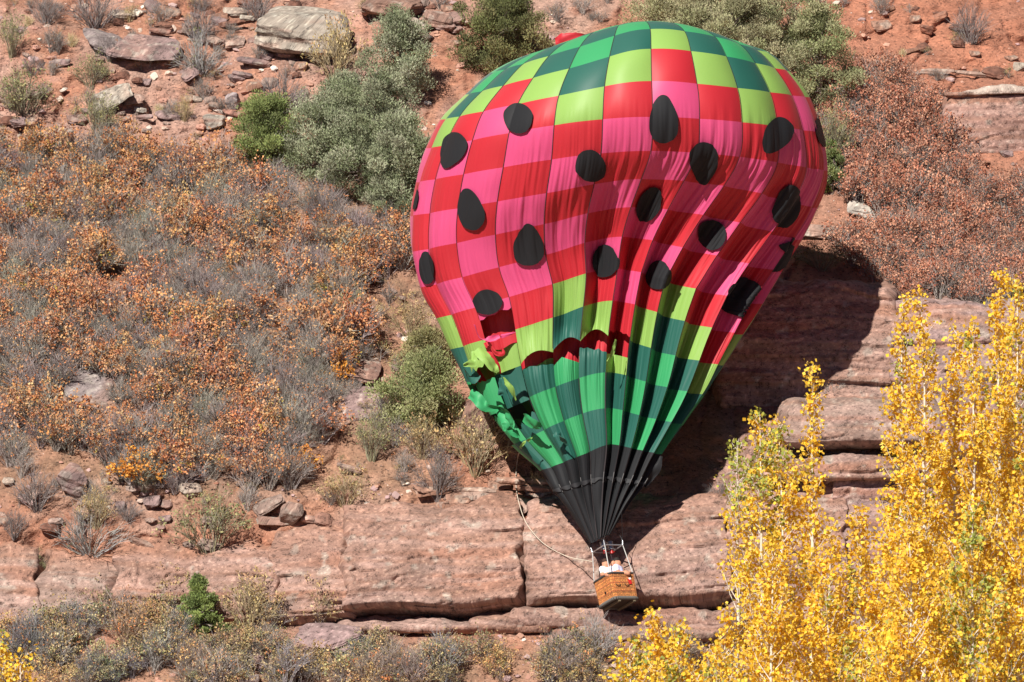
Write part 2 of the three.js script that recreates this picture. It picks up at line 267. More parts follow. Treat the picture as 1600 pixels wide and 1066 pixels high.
function S(k, u, j) {              // a point of the envelope: gore k, share u across it, row line j
  const kk = ((k + 5) % 24 + 24) % 24 - 5;
  const phi = mix(seamAngle(kk, j), seamAngle(kk + 1, j), u) * Math.PI / 180, s = Math.sin(phi), c = Math.cos(phi);
  const L = xl(j), Rr = xr(j), cx = (L + Rr) / 2, a = (Rr - L) / 2, x = cx + a * s;
  const chord = mix(yl(j), yr(j), (s + 1) / 2), zc = zce(j), zf = zfr(j);
  let y, z, nx = s, nz = c;
  if (c >= 0) {
    y = smooth([[-1, yl(j)], [-.32, ya(j)], [.1, yb(j)], [.57, yc(j)], [1, yr(j)]], s);
    y = mix(chord + (y - chord), y, 1);
    z = zc + (zf - zc) * Math.pow(c, .85);
    nx = s * .3;
  } else {
    const bb = Math.min(a / K * .98, 8.2);
    y = chord + (yl(j) - yb(j)) * .25 * c * -1; z = zc + bb * c;
  }
  const P = toW(x, y, z);
  if (c < 0) P.z = Math.max(P.z, F(P.x, P.y) + .25);
  // pleats that the load tapes leave between them, bulges of the filled gores, fine wrinkles
  const wid = a / K * Math.abs(Math.cos(phi)) * .26;
  const cr = mix(.27, .37, ss(5, 9, j)) + .05 * Math.sin(kk * 2.1), tri = u < cr ? u / cr : (1 - u) / (1 - cr), vee = tri * .72 + .28 * tri * tri * (3 - 2 * tri);
  const pd = smooth(PLEAT, j) * gore(kk, j) * vee * (.85 + .3 * N3(kk * 1.7, j * .35, 3));
  const bulge = 4 * u * (1 - u) * (.17 * ss(-3, 1, j) * ss(8, 4.5, j) + (kk <= -1 && kk > -6 ? .2 * ss(4, 8, j) * ss(17, 14, j) : 0) + (kk <= 0 && kk >= -2 ? .16 * ss(10.8, 11.6, j) * ss(17, 13.5, j) : 0));
  const wr = ss(3.2, 5.5, j) * ss(16.5, 9, j) * (kk >= -2 && kk <= 6 ? 1 : .3) * Math.min(1, u * 6, (1 - u) * 6);
  const gg = kk + u, fine = (N3(gg * 5.3, j * .4, 12) * .07 + N3(gg * 9.5 + j * .3, j * .4, 40) * .065 + N3(gg * 16 - j * .4, j * .4, 60) * .05) * wr + N3(gg * 1.3, j * .9, 77) * .06 * ss(0, 3, j);
  const dd = bulge - pd + fine, nl = Math.hypot(nx, nz) || 1;
  P.x += nx / nl * dd; P.z += nz / nl * dd;
  return P;
}
function sheet(k, j0, j1, nu, nv, off = 0, fold) {   // j0, j1: row lines, numbers or functions of u
  const pos = [], nor = [], idx = [], e = .009;
  for (let b = 0; b <= nv; b++) for (let a = 0; a <= nu; a++) {
    const u = a / nu, jt = typeof j0 === 'function' ? j0(u) : j0, jb = typeof j1 === 'function' ? j1(u) : j1, j = mix(jt, jb, b / nv);
    const P = S(k, u, j), du = S(k, Math.min(u + e, 1), j).sub(S(k, Math.max(u - e, 0), j)), dj = S(k, u, Math.min(j + e, 17)).sub(S(k, u, Math.max(j - e, -3)));
    const n = dj.cross(du).normalize(); if (!(n.lengthSq() > .5)) n.set(0, .7, .7);
    if (off) P.addScaledVector(n, off);
    if (fold) fold(P, n, u, b / nv);
    pos.push(P.x, P.y, P.z); nor.push(n.x, n.y, n.z);
  }
  for (let b = 0; b < nv; b++) for (let a = 0; a < nu; a++) { const i = b * (nu + 1) + a; idx.push(i, i + nu + 1, i + nu + 2, i, i + nu + 2, i + 1); }
  const g = new THREE.BufferGeometry(); g.setAttribute('position', new THREE.Float32BufferAttribute(pos, 3)); g.setAttribute('normal', new THREE.Float32BufferAttribute(nor, 3)); g.setIndex(idx); return g;
}
function hue(k, r) {               // the watermelon pattern of the cells
  if (r >= 14) return 'black';
  const m = (((k - 1) % 4) + 4) % 4, zig = m === 3 ? 1 : m;            // 0, 1, 2, 1
  const top = 1 + zig, low = 11 - zig;
  if (r === top || r === low) return 'lime';
  if (r < top) return (top - r) % 2 ? 'dark' : 'green';
  if (r > low) return (r - low) % 2 ? 'dark' : 'green';
  return (r - top) % 2 ? 'red' : 'pink';
}
const balloon = group('hot_air_balloon');
tag(balloon, 'torn hot air balloon patterned like a watermelon, leaning on the red hillside', 'hot air balloon');
const env = new THREE.Group(); env.name = 'envelope'; balloon.add(env);
const RG = rng(5);
const ragged = (f, a, s) => (u) => f(u) + a * N3(u * 5 + s, s, 2);
const HOLE = {       // what the tear leaves of a cell: [upper edge, lower edge], null where it is gone
  '1,10': [10, ragged((u) => 10.92 - .1 * Math.sin(u * 3), .1, 1)], '1,11': [(u) => 11.48 + .02 * u, 12],
  '0,10': [10, (u) => 10.98 - .22 * Math.sin(Math.PI * u)], '0,11': [ragged((u) => 11.16 + .28 * u, .08, 4), 12],
  '-1,10': [10, (u) => 10.96 - .22 * Math.sin(Math.PI * u)], '-1,11': [(u) => 11.24 + .5 * Math.abs(u - .35), 12],
  '-2,10': [10, (u) => 11.02 - .2 * Math.sin(Math.PI * u)], '-2,11': [ragged((u) => 11.2 + .25 * Math.max(0, u - .35), .06, 8), 12],
  '-3,9': [9, ragged((u) => 9.42 - .1 * u, .08, 9)], '-3,10': [ragged((u) => 10.25 - .2 * u, .1, 5), 11, -1], '-3,11': [11, 12, -1], '-3,12': [ragged((u) => 12.72 - .25 * u, .2, 3), 13],
  '-4,10': [10, ragged((u) => 10.95 - .4 * u, .12, 6)], '-4,11': [ragged((u) => 11.05, .1, 5), 12, -.8], '-4,12': [ragged((u) => 12.15, .3, 7), 13], '-5,11': [11, ragged((u) => 11.4 - .4 * u, .2, 2)], '-5,12': null,
};
for (let k = -5; k <= 6; k++) for (let r = -2; r <= 16; r++) {
  const h = HOLE[k + ',' + r]; if (h === null) continue;
  const [a, b, sunk] = h || [r, r + 1];          // sunk: fabric fallen back into the envelope behind the tear
  put('panel', sheet(k, a, b, 46, 8, 0, sunk ? (P, n, u, t) => { P.z += sunk * (1.1 + .25 * Math.sin(u * 5 + t)); P.y -= .1; } : undefined), fabric[sunk ? (r === 10 ? 'lime' : r === 11 && k === -3 ? 'dark' : 'green') : hue(k, r)], env);
}
put('panel', sheet(-5, -3, -2, 8, 3), fabric.green, env);
// slack fabric hanging behind the torn hem
for (const [k, j0, j1, col] of [[1, 10.6, 11.9, 'red'], [0, 10.5, 11.7, 'red'], [-1, 10.5, 11.7, 'red'], [-2, 10.5, 11.2, 'red'], [-2, 11.2, 11.9, 'lime'], [-3, 9.2, 10.4, 'red']]) put('panel', sheet(k, j0, j1, 30, 8, 0, (P, n, u, t) => { P.z -= .75 + .3 * Math.sin(3 * u + k) * t + .15 * t; P.y += .05 * Math.sin(9 * u); }), fabric[col], env);
{ // cells on the far side, seen only through the tear
  const parts = [];
  for (let k = 7; k <= 18; k++) for (let r = -3; r <= 13; r++) {
    const g = sheet(k, r, r + 1, 6, 4), n = g.attributes.position.count, c = []; for (let i = 0; i < n; i++) c.push(...COL[hue(k, r)]);
    g.setAttribute('color', new THREE.Float32BufferAttribute(c, 3)); parts.push(g);
  }
  for (let k = -4; k <= 6; k++) parts.push((() => { const g = sheet(k, -3, -2, 6, 3), n = g.attributes.position.count, c = []; for (let i = 0; i < n; i++) c.push(...COL[k % 2 ? 'dark' : 'green']); g.setAttribute('color', new THREE.Float32BufferAttribute(c, 3)); return g; })());
  const m = put('far_panels', mergeGeometries(parts), new THREE.MeshPhysicalMaterial({ vertexColors: true, roughness: .75, transmission: .24, thickness: 0, side: THREE.DoubleSide }), env); m.userData.kind = 'stuff';
}
// load tapes along the seams
const tapeMat = new THREE.MeshStandardMaterial({ color: new THREE.Color().setRGB(.022, .016, .018), roughness: .8 });
function ribbonOn(k, u0, w, j0, j1, n, off, mat, name) {
  const pos = [], idx = [];
  for (let i = 0; i <= n; i++) { const j = mix(j0, j1, i / n), P = S(k, u0, j), Q = S(k, u0, Math.min(j + .05, 17)), t = Q.clone().sub(P).normalize(), out = V(P.x - toW((xl(j) + xr(j)) / 2, 0, 0).x, 0, P.z - zce(j)).normalize(), s = t.clone().cross(out).normalize();
    for (const q of [-1, 1]) { const R = P.clone().addScaledVector(s, q * w).addScaledVector(out, off); pos.push(R.x, R.y, R.z); } }
  for (let i = 0; i < n; i++) idx.push(2 * i, 2 * i + 2, 2 * i + 1, 2 * i + 1, 2 * i + 2, 2 * i + 3);
  const g = new THREE.BufferGeometry(); g.setAttribute('position', new THREE.Float32BufferAttribute(pos, 3)); g.setIndex(idx); g.computeVertexNormals(); put(name, g, mat, env);
}
for (let k = -5; k <= 7; k++) ribbonOn(k, 0, .014, -2.9, k >= -4 && k <= -2 ? 9.4 : k >= -1 && k <= 1 ? 10.9 : 16.95, 90, .03, tapeMat, 'load_tape');
for (let k = -2; k <= 1; k++) ribbonOn(k, 0, .022, 12, 16.95, 40, .03, tapeMat, 'load_tape');
// black seeds sewn on the cells
{
  const grid = []; for (let k = -5; k <= 6; k++) for (let a = 0; a < 20; a++) for (let b = 0; b <= 260; b++) { const u = (a + .5) / 20, j = -2 + b * .05, P = S(k, u, j), s = D / (D - P.z) * K; grid.push([800 + P.x * s, 533 - (P.y - CY) * s, k, u, j]); }
  const find = (px, py) => { let best = null, bd = 1e9; for (const q of grid) { const d = (q[0] - px) ** 2 + (q[1] - py) ** 2; if (d < bd) { bd = d; best = q; } } return best; };
  const SEEDS = [[708, 236, 38, 60, 25, -1], [811, 185, 48, 46, 60, .2], [1036, 186, 46, 76, 0, 1], [1212, 213, 42, 62, 35, -1], [1281, 206, 16, 50, -12, 0], [922, 259, 52, 46, 60, -.3], [1099, 255, 44, 67, 0, -1], [736, 327, 40, 67, -12, .6], [826, 382, 46, 67, 0, 1]];
  SEEDS.push([1014, 319, 38, 60, 25, .2], [1229, 322, 42, 70, 16, .3], [1113, 366, 50, 45, 60, .4], [668, 419, 24, 52, -4, 0], [945, 408, 44, 52, 0, .1], [1222, 398, 26, 60, 25, 0], [1029, 430, 38, 47, 10, .2], [762, 472, 46, 40, 0, .2], [1152, 466, 36, 70, 24, .1], [651, 306, 9, 44, 5, 0]);
  for (const [cx, cy, w, h, deg, egg] of SEEDS) {
    const c = find(cx, cy), cg = c[2] + c[3], cj = c[4], a = deg * Math.PI / 180, n = 60, m = 22, pos = [], idx = [];
    // axes of the patch in (gore, row) units, from the surface itself
    const Pc = S(c[2], c[3], cj), gu = S(c[2], Math.min(c[3] + .2, 1), cj).distanceTo(S(c[2], Math.max(c[3] - .2, 0), cj)) / (Math.min(c[3] + .2, 1) - Math.max(c[3] - .2, 0));
    const edge = []; for (let i = 0; i < n; i++) {
      const t = i / n * 2 * Math.PI, q = Math.cos(t), ww = Math.sin(t) * w / 2 * (1 - .32 * egg * q), hh = -q * h / 2;
      const f = find(cx + ww * Math.cos(a) - hh * Math.sin(a) * 1, cy + ww * Math.sin(a) * 1 + hh * Math.cos(a)); edge.push([f[2] + f[3], f[4]]);
    }
    let ed = edge; for (let q = 0; q < 5; q++) { const src = ed; ed = src.map((_, i) => { let g = 0, j = 0; for (let o = -1; o <= 1; o++) { const e = src[(i + o + n) % n], wt = o ? .25 : .5; g += e[0] * wt; j += e[1] * wt; } return [g, j]; }); }
    for (let b = 0; b <= m; b++) for (let i = 0; i < n; i++) {
      const g = mix(cg, ed[i][0], b / m), j = mix(cj, ed[i][1], b / m), k = Math.floor(g), u = g - k, P = S(k, u, j);
      const e = .02, out = S(k, u, Math.min(j + e, 17)).sub(S(k, u, j - e)).cross(S(k, Math.min(u + e, 1), j).sub(S(k, Math.max(u - e, 0), j))).normalize(); P.addScaledVector(out, .055).add(V(0, 0, .07)); pos.push(P.x, P.y, P.z);
    }
    for (let b = 0; b < m; b++) for (let i = 0; i < n; i++) { const A = b * n + i, B = b * n + (i + 1) % n; idx.push(A, A + n, B + n, A, B + n, B); }
    const g = new THREE.BufferGeometry(); g.setAttribute('position', new THREE.Float32BufferAttribute(pos, 3)); g.setIndex(idx); g.computeVertexNormals(); put('seed_patch', g, fabric.black, env);
  }
}
// torn strips of fabric that flutter round the tear: [colour, width, points as (pixel, pixel, depth)]
function flap(color, w, pts, seed, twist = 2.2) {
  const c = new THREE.CatmullRomCurve3(pts.map(([x, y, z]) => toW(x, y, z))), n = 26, m = 6, pos = [], idx = [];
  for (let i = 0; i <= n; i++) {
    const t = i / n, P = c.getPoint(t), tan = c.getTangent(t), a = seed + .6 * twist * t + .25 * Math.sin(t * 6 + seed), s = tan.clone().cross(V(Math.sin(a) * .8, .2, Math.cos(a))).normalize(), out = s.clone().cross(tan).normalize();
    const wt = w * (.25 + .75 * Math.sin(Math.PI * Math.min(1, t * .8 + .2))) * (1 + .3 * N3(t * 4, seed, 1) + .12 * N3(t * 19, seed, 4));
    for (let b = 0; b <= m; b++) { const v = b / m - .5, Q = P.clone().addScaledVector(s, v * wt).addScaledVector(out, .07 * w * Math.sin(v * 6 + t * 5 + seed) + .035 * N3(t * 5, v * 3, seed)); pos.push(Q.x, Q.y, Q.z); }
  }
  for (let i = 0; i < n; i++) for (let b = 0; b < m; b++) { const A = i * (m + 1) + b; idx.push(A, A + m + 1, A + m + 2, A, A + m + 2, A + 1); }
  const g = new THREE.BufferGeometry(); g.setAttribute('position', new THREE.Float32BufferAttribute(pos, 3)); g.setIndex(idx); g.computeVertexNormals(); put('torn_flap', g, fabric[color], env);
}
flap('pink', .24, [[742, 508, 7.2], [752, 530, 7.6], [778, 527, 7.6], [806, 519, 7.4]], 1);
flap('red', .2, [[762, 532, 7.4], [775, 552, 7.6], [786, 552, 7.7], [785, 543, 7.7]], 2);
flap('red', .22, [[758, 535, 7.2], [768, 555, 7.3], [778, 572, 7.2], [782, 584, 7]], 3, 1);
flap('lime', .55, [[746, 545, 7.2], [760, 560, 7.5], [772, 575, 7.4], [778, 582, 7.3]], 4, .6);
flap('lime', .4, [[742, 548, 7.1], [740, 565, 7.4], [724, 571, 7.5]], 2.4, 1.5);
flap('dark', .75, [[728, 582, 6.8], [735, 588, 7.1], [750, 588, 7]], 1.2, .6);
flap('green', .5, [[734, 615, 6.8], [747, 624, 7.2], [757, 636, 7.3], [782, 638, 7]], 3.4, 1.2);
flap('lime', .32, [[786, 590, 7.2], [797, 605, 7.4], [806, 626, 7.2]], .6, 1);
flap('dark', .4, [[782, 590, 7.2], [784, 610, 7.4], [780, 618, 7.3]], 2.2, 1);
flap('green', .65, [[782, 634, 7], [794, 652, 7.4], [800, 668, 7.3]], 4.2, 1.6);
flap('green', .4, [[778, 640, 6.9], [790, 660, 7.3], [788, 674, 7.3]], 5.2, 2);
flap('green', .5, [[792, 664, 6.9], [802, 675, 7.2], [812, 684, 7.1]], .4, 2);
flap('green', .55, [[818, 652, 7.1], [835, 664, 7.5], [846, 668, 7.4]], 1.9, 1);
flap('dark', .4, [[868, 676, 7.6], [876, 684, 7.7], [886, 697, 7.6]], 3.9, 2.5);
flap('lime', .16, [[812, 700, 6.6], [822, 690, 7.2], [832, 684, 7.2]], 1.1, 1);
flap('black', .45, [[1030, 712, 6.1], [1024, 730, 6.2], [1014, 748, 6.2], [1006, 760, 6.3]], 2.9, 1);
flap('red', .5, [[868, 66, 2.2], [885, 60, 2.4], [915, 56, 2.4]], .3, .4);
flap('lime', .22, [[963, 531, 7.5], [958, 548, 7.6], [949, 565, 7.6]], .9, 1);
// hem with ties round the black scoop
for (let k = -4; k <= 6; k++) put('scoop_hem', sheet(k, 14.96, (u) => 15.08 + .05 * Math.sin(u * 6.28 + k), 10, 2, .05), new THREE.MeshStandardMaterial({ color: new THREE.Color().setRGB(.018, .019, .022), roughness: .7 }), env);
{ const tie = new THREE.MeshStandardMaterial({ color: new THREE.Color().setRGB(.14, .14, .14), roughness: .7 }); for (let k = -3; k <= 6; k++) { const a = S(k, 0, 14.8), b = S(k, 0, 15.15); const m = new MB(); a.z += .08; b.z += .1; m.twig(a, b, .013, .01, [1, 1, 1], 5); put('tie_cord', m.geo(), tie, env); } }

// basket: frame of its own axes (up leans back and to the left)
const bUp = V(-.2, 1, -.36).normalize(), bYaw = .6;
const bF = V(Math.sin(bYaw), 0, Math.cos(bYaw)); bF.addScaledVector(bUp, -bF.dot(bUp)).normalize(); const bR = bUp.clone().cross(bF).normalize();
const basket = new THREE.Group(); basket.name = 'basket'; balloon.add(basket);
const bBase = toW(967, 944, 7.6);
const bM = new THREE.Matrix4().makeBasis(bR, bUp, bF).setPosition(bBase); bM.decompose(basket.position, basket.quaternion, basket.scale);
const BL = (x, y, z) => V(x, y, z).applyMatrix4(bM);
const W2 = .6, BH = 1.08;
{
  const wick = [.58, .25, .075], R = rng(9), mb = new MB();
  // woven wall: stakes with withies passing in front and behind, bellied slightly
  const per = (t, y) => { const s = ((t % 4) + 4) % 4, e = Math.floor(s), f = (s - e) * 2 - 1, q = W2 * (1 - .05 * (1 - y / BH)), c = Math.pow(Math.abs(f), 8) * .08; const P = e === 0 ? [f * q, q - c] : e === 1 ? [q - c, -f * q] : e === 2 ? [-f * q, -q + c] : [-q + c, f * q]; return V(P[0], y, P[1]); };
  const nT = 112, rows = 34;
  for (let r = 0; r < rows; r++) {
    const y = .1 + (BH - .14) * r / (rows - 1), band = r === 8 || r === 9 || r === 20 || r === 21 || r === 29;
    const c = band ? [.4, .13, .045] : vary(R, wick, .4);
    for (let i = 0; i < nT; i++) { const a = per(i / nT * 4, y), b = per((i + 1) / nT * 4, y); const o = ((i + r) % 2 ? .012 : -.012); mb.twig(a.clone().add(a.clone().setY(0).normalize().multiplyScalar(o)), b.clone().add(b.clone().setY(0).normalize().multiplyScalar(-o)), .017, .017, vary(R, c, .45), 4); }
  }
  for (let i = 0; i < 56; i++) { const a = per(i / 14, .08), q = per(i / 14, BH - .03), n = a.clone().setY(0).normalize().multiplyScalar(.018); mb.twig(a.add(n), q.add(n), .012, .012, vary(R, [.3, .12, .04], .4), 4); }
  put('wicker_wall', mb.geo(), new THREE.MeshStandardMaterial({ vertexColors: true, roughness: .75 }), basket);
  const rim = new MB(), base = new MB(), foot = new MB();
  for (let i = 0; i < 64; i++) { const a = per(i / 16, BH), b = per((i + 1) / 16, BH); rim.twig(a, b, .05, .05, [.03, .032, .03], 8); const c = per(i / 16, .05), d = per((i + 1) / 16, .05); base.twig(c, d, .08, .08, [.12, .115, .105], 7); }
  put('padded_rim', rim.geo(), new THREE.MeshStandardMaterial({ vertexColors: true, roughness: .7 }), basket);
  put('leather_base', base.geo(), new THREE.MeshStandardMaterial({ vertexColors: true, roughness: .85 }), basket);
  const fl = new THREE.BoxGeometry(1.14, .05, 1.14); fl.translate(0, .02, 0); put('floor_board', fl, new THREE.MeshStandardMaterial({ color: 0x3a3026, roughness: .9 }), basket);
  for (const x of [-.36, .36]) { const s = new THREE.BoxGeometry(.1, .07, 1.16); s.translate(x, -.05, 0); put('skid', s, new THREE.MeshStandardMaterial({ color: 0x6e6450, roughness: .85 }), basket); }
  const steel = new THREE.MeshStandardMaterial({ color: 0xb9bcc0, roughness: .38, metalness: .75 }), cable = new THREE.MeshStandardMaterial({ color: 0x222225, roughness: .5 });
  const FY = 2.32, FW = .44, cor = [[-1, -1], [1, -1], [1, 1], [-1, 1]];
  cor.forEach(([x, z]) => { const m = new MB(); m.twig(V(x * .56, BH, z * .56), V(x * FW, FY, z * FW), .022, .018, [1, 1, 1], 8); put('upright', m.geo(), new THREE.MeshStandardMaterial({ color: 0xb4b4b0, roughness: .5 }), basket); });
  const fr = new MB(); cor.forEach(([x, z], i) => { const n = cor[(i + 1) % 4]; fr.twig(V(x * FW, FY, z * FW), V(n[0] * FW, FY, n[1] * FW), .026, .026, [1, 1, 1], 8); fr.twig(V(x * FW, FY, z * FW), V(x * FW * 1.05, FY + .2, z * FW * 1.05), .035, .02, [1, 1, 1], 8); }); fr.twig(V(-FW, FY, 0), V(FW, FY, 0), .022, .022, [1, 1, 1], 8);
  const burner = new THREE.Group(); burner.name = 'burner'; basket.add(burner);
  put('burner_frame', fr.geo(), steel, burner);
  for (const x of [-.17, .17]) {
    const can = new THREE.CylinderGeometry(.13, .1, .34, 18, 1, true); can.translate(x, FY + .12, 0); put('burner_can', can, new THREE.MeshStandardMaterial({ color: 0x9a9ca0, roughness: .35, metalness: .8, side: THREE.DoubleSide }), burner);
    const coil = new THREE.TorusGeometry(.085, .016, 8, 22); coil.rotateX(Math.PI / 2); coil.translate(x, FY + .2, 0); put('coil', coil, steel, burner);
    const blk = new THREE.CylinderGeometry(.06, .075, .16, 12); blk.translate(x, FY - .12, 0); put('valve_block', blk, new THREE.MeshStandardMaterial({ color: 0xa01512, roughness: .45 }), burner);
    const hnd = new MB(); hnd.twig(V(x, FY - .16, .05), V(x + .03, FY - .2, .22), .014, .02, [1, 1, 1], 6); put('valve_handle', hnd.geo(), new THREE.MeshStandardMaterial({ color: 0xb01a16, roughness: .5 }), burner);
  }
  // cables from the frame to the mouth of the scoop
  const inv = bM.clone().invert();
  [[-3, 16.2], [-1, 16.9], [1, 16.95], [3, 16.9], [5, 16.2], [9, 16.6], [13, 16.6], [16, 16.6]].forEach(([k, j], i) => { const P = S(k, 0, j).applyMatrix4(inv), c = cor.map(([x, z]) => V(x * FW * 1.05, FY + .2, z * FW * 1.05)).sort((a, b) => a.distanceTo(P) - b.distanceTo(P))[0]; const m = new MB(); m.twig(c, P, .012, .012, [1, 1, 1], 5); put('cable', m.geo(), cable, basket); });
  // step hole, red and white tag on the wall
  const hole = new THREE.BoxGeometry(.07, .1, .03); hole.translate(-W2 - .012, .42, .1); put('step_hole', hole.clone().rotateY(0), new THREE.MeshStandardMaterial({ color: 0x0c0806, roughness: 1 }), basket);
  const tg = new THREE.BoxGeometry(.13, .22, .02); tg.rotateZ(.2); tg.translate(.28, .72, W2 + .03); put('red_tag', tg, new THREE.MeshStandardMaterial({ color: 0xc02020, roughness: .7 }), basket);
  const tw = new THREE.BoxGeometry(.1, .08, .024); tw.rotateZ(.2); tw.translate(.3, .84, W2 + .032); put('white_tag', tw, new THREE.MeshStandardMaterial({ color: 0xe8e4e0, roughness: .7 }), basket);
  for (const x of [-.3, .12]) { const h = new THREE.TorusGeometry(.09, .018, 6, 12, Math.PI); h.rotateZ(Math.PI); h.translate(x, .62, W2 + .02); put('rope_handle', h, new THREE.MeshStandardMaterial({ color: 0x3c2412, roughness: .9 }), basket); }
}
scene.updateMatrixWorld(true);
// drop line from the torn edge to the basket
{
  const pts = [[815, 700], [808, 722], [806, 752], [812, 790], [825, 822], [850, 850], [882, 868]].map(([x, y]) => { const rc = new THREE.Raycaster(camera.position, toW(x, y, 0).sub(camera.position).normalize()), hit = rc.intersectObject(cliff, true)[0], z = Math.max(onHill(x, y).z, hit ? hit.point.z : -99) + .09; return toW(x, y, y < 710 ? Math.max(z, 6.2) : z); }); pts.push(toW(926, 878, 7.8));
  const c = new THREE.CatmullRomCurve3(pts); const m = put('rope', new THREE.TubeGeometry(c, 90, .018, 6), new THREE.MeshStandardMaterial({ color: 0xc4b8a6, roughness: .85 }));
  tag(m, 'pale slack drop line hanging from torn green fabric down to the basket', 'rope');
}
// ---------- people in the basket ----------
function blob(bones, res, lo, size, inflate = 0) {    // tapered capsules joined smoothly and meshed
  const mc = new MarchingCubes(res, new THREE.MeshStandardMaterial(), false, false, 60000); const f = mc.field, P = V(0, 0, 0), d = V(0, 0, 0);
  for (let z = 0; z < res; z++) for (let y = 0; y < res; y++) for (let x = 0; x < res; x++) {
    P.set(lo.x + (x / (res / 2)) / 2 * size, lo.y + (y / (res / 2)) / 2 * size, lo.z + (z / (res / 2)) / 2 * size); let acc = 0; const k = 22;
    for (const [a, b, ra, rb] of bones) { d.subVectors(b, a); const t = clamp(V(P.x - a.x, P.y - a.y, P.z - a.z).dot(d) / Math.max(d.lengthSq(), 1e-6)); const q = Math.hypot(P.x - a.x - d.x * t, P.y - a.y - d.y * t, P.z - a.z - d.z * t) - mix(ra, rb, t) - inflate; acc += Math.exp(-k * Math.max(q, -.6)); }
    f[x + y * res + z * res * res] = Math.log(Math.max(acc, 1e-9)) / k;
  }
  mc.isolation = 0; mc.update(); const n = mc.count, g = new THREE.BufferGeometry(), pos = new Float32Array(n * 3), nor = new Float32Array(n * 3);
  for (let i = 0; i < n; i++) { for (let c = 0; c < 3; c++) { pos[3 * i + c] = [lo.x, lo.y, lo.z][c] + (mc.positionArray[3 * i + c] + 1) / 2 * size; nor[3 * i + c] = mc.normalArray[3 * i + c]; } }
  g.setAttribute('position', new THREE.BufferAttribute(pos, 3)); g.setAttribute('normal', new THREE.BufferAttribute(nor, 3)); return g;
}
function person(label, x, z, turn, shirt, hair, legs, reach) {
  const H = .98, v = (a, b, c) => V(a * H, b * H, c * H), o = group('person'); tag(o, label, 'person', 'people standing in the balloon basket');
  const m = new THREE.Matrix4().makeRotationY(turn).setPosition(x, .06, z).premultiply(bM); m.decompose(o.position, o.quaternion, o.scale);
  const sh = [v(-.19, 1.42, 0), v(.19, 1.42, 0)], el = [v(-.27, 1.16, .08), v(.27, 1.18, .1)], ha = reach ? [v(-.2, 1.55, .34), v(.22, 1.3, .36)] : [v(-.2, 1.06, .34), v(.2, 1.08, .34)];
  const torso = [[v(0, .96, 0), v(0, 1.2, 0), .14, .145], [v(0, 1.2, 0), v(0, 1.36, 0), .145, .13], [sh[0], sh[1], .075, .075], [v(0, 1.36, 0), v(0, 1.52, .01), .075, .055]];
  const arms = [0, 1].flatMap((i) => [[sh[i], el[i], .06, .045], [el[i], ha[i], .045, .032]]);
  const hands = [0, 1].flatMap((i) => { const d = ha[i].clone().sub(el[i]).normalize(), s = V(i ? 1 : -1, 0, 0), e = ha[i].clone().addScaledVector(d, .07); return [[ha[i], e, .034, .03], ...[-.026, -.009, .009, .026].map((q, n) => [e.clone().addScaledVector(s, q), e.clone().addScaledVector(s, q * 1.3).addScaledVector(d, .07 + .012 * (n % 3)).add(V(0, -.02, 0)), .011, .009]), [ha[i].clone().addScaledVector(d, .03), ha[i].clone().addScaledVector(d, .07).addScaledVector(s, -.05), .013, .01]]; });
  const head = [[v(0, 1.62, .02), v(0, 1.7, .0), .078, .088], [v(0, 1.57, .05), v(0, 1.6, .05), .05, .055], [v(0, 1.63, .1), v(0, 1.6, .115), .014, .018], [v(-.088, 1.62, 0), v(-.09, 1.65, 0), .016, .018], [v(.088, 1.62, 0), v(.09, 1.65, 0), .016, .018]];
  const leg = [-1, 1].flatMap((s) => [[v(s * .09, .94, 0), v(s * .1, .5, .03), .095, .065], [v(s * .1, .5, .03), v(s * .1, .08, 0), .06, .042], [v(s * .1, .05, 0), v(s * .11, .03, .13), .042, .034]]);
  const all = [...torso, ...arms, ...hands, ...head, ...leg];
  put('body', blob(all, 88, V(-.95, -.1, -.9), 1.95), new THREE.MeshStandardMaterial({ color: 0xb98468, roughness: .65 }), o);
  put('shirt', blob([...torso.slice(0, 3), ...arms.filter((_, i) => i % 2 === 0 || reach)], 64, V(-.95, -.1, -.9), 1.95, .018), new THREE.MeshStandardMaterial({ color: shirt, roughness: .85 }), o);
  put('trousers', blob(leg.filter((_, i) => i % 3 < 2), 56, V(-.95, -.1, -.9), 1.95, .018), new THREE.MeshStandardMaterial({ color: legs, roughness: .9 }), o);
  put('hair', blob([[v(0, 1.72, -.02), v(0, 1.74, .025), .1, .098], [v(0, 1.62, -.05), v(0, 1.68, -.04), .07, .08]], 40, V(-.25, 1.35, -.3), .55, .012), new THREE.MeshStandardMaterial({ color: hair, roughness: .8 }), o);
  for (const s of [-1, 1]) { const e = new THREE.SphereGeometry(.013, 8, 6); e.translate(s * .034, 1.645 * H, .088); put('eye', e, new THREE.MeshStandardMaterial({ color: 0x1c1410, roughness: .3 }), o); }
  return o;
}
person('person in a white shirt at the left side of the basket', -.3, .05, -.2, 0xe9e7ee, 0x3a2216, 0x2b3550, false);
person('person in a pale lavender shirt at the middle of the basket', .16, .2, .5, 0xcfd0ea, 0x1e1814, 0x3a3a3c, false);
person('person in a dark jacket behind the others, reaching up to the burner', .12, -.28, .2, 0x23252b, 0x15110f, 0x26262a, true);

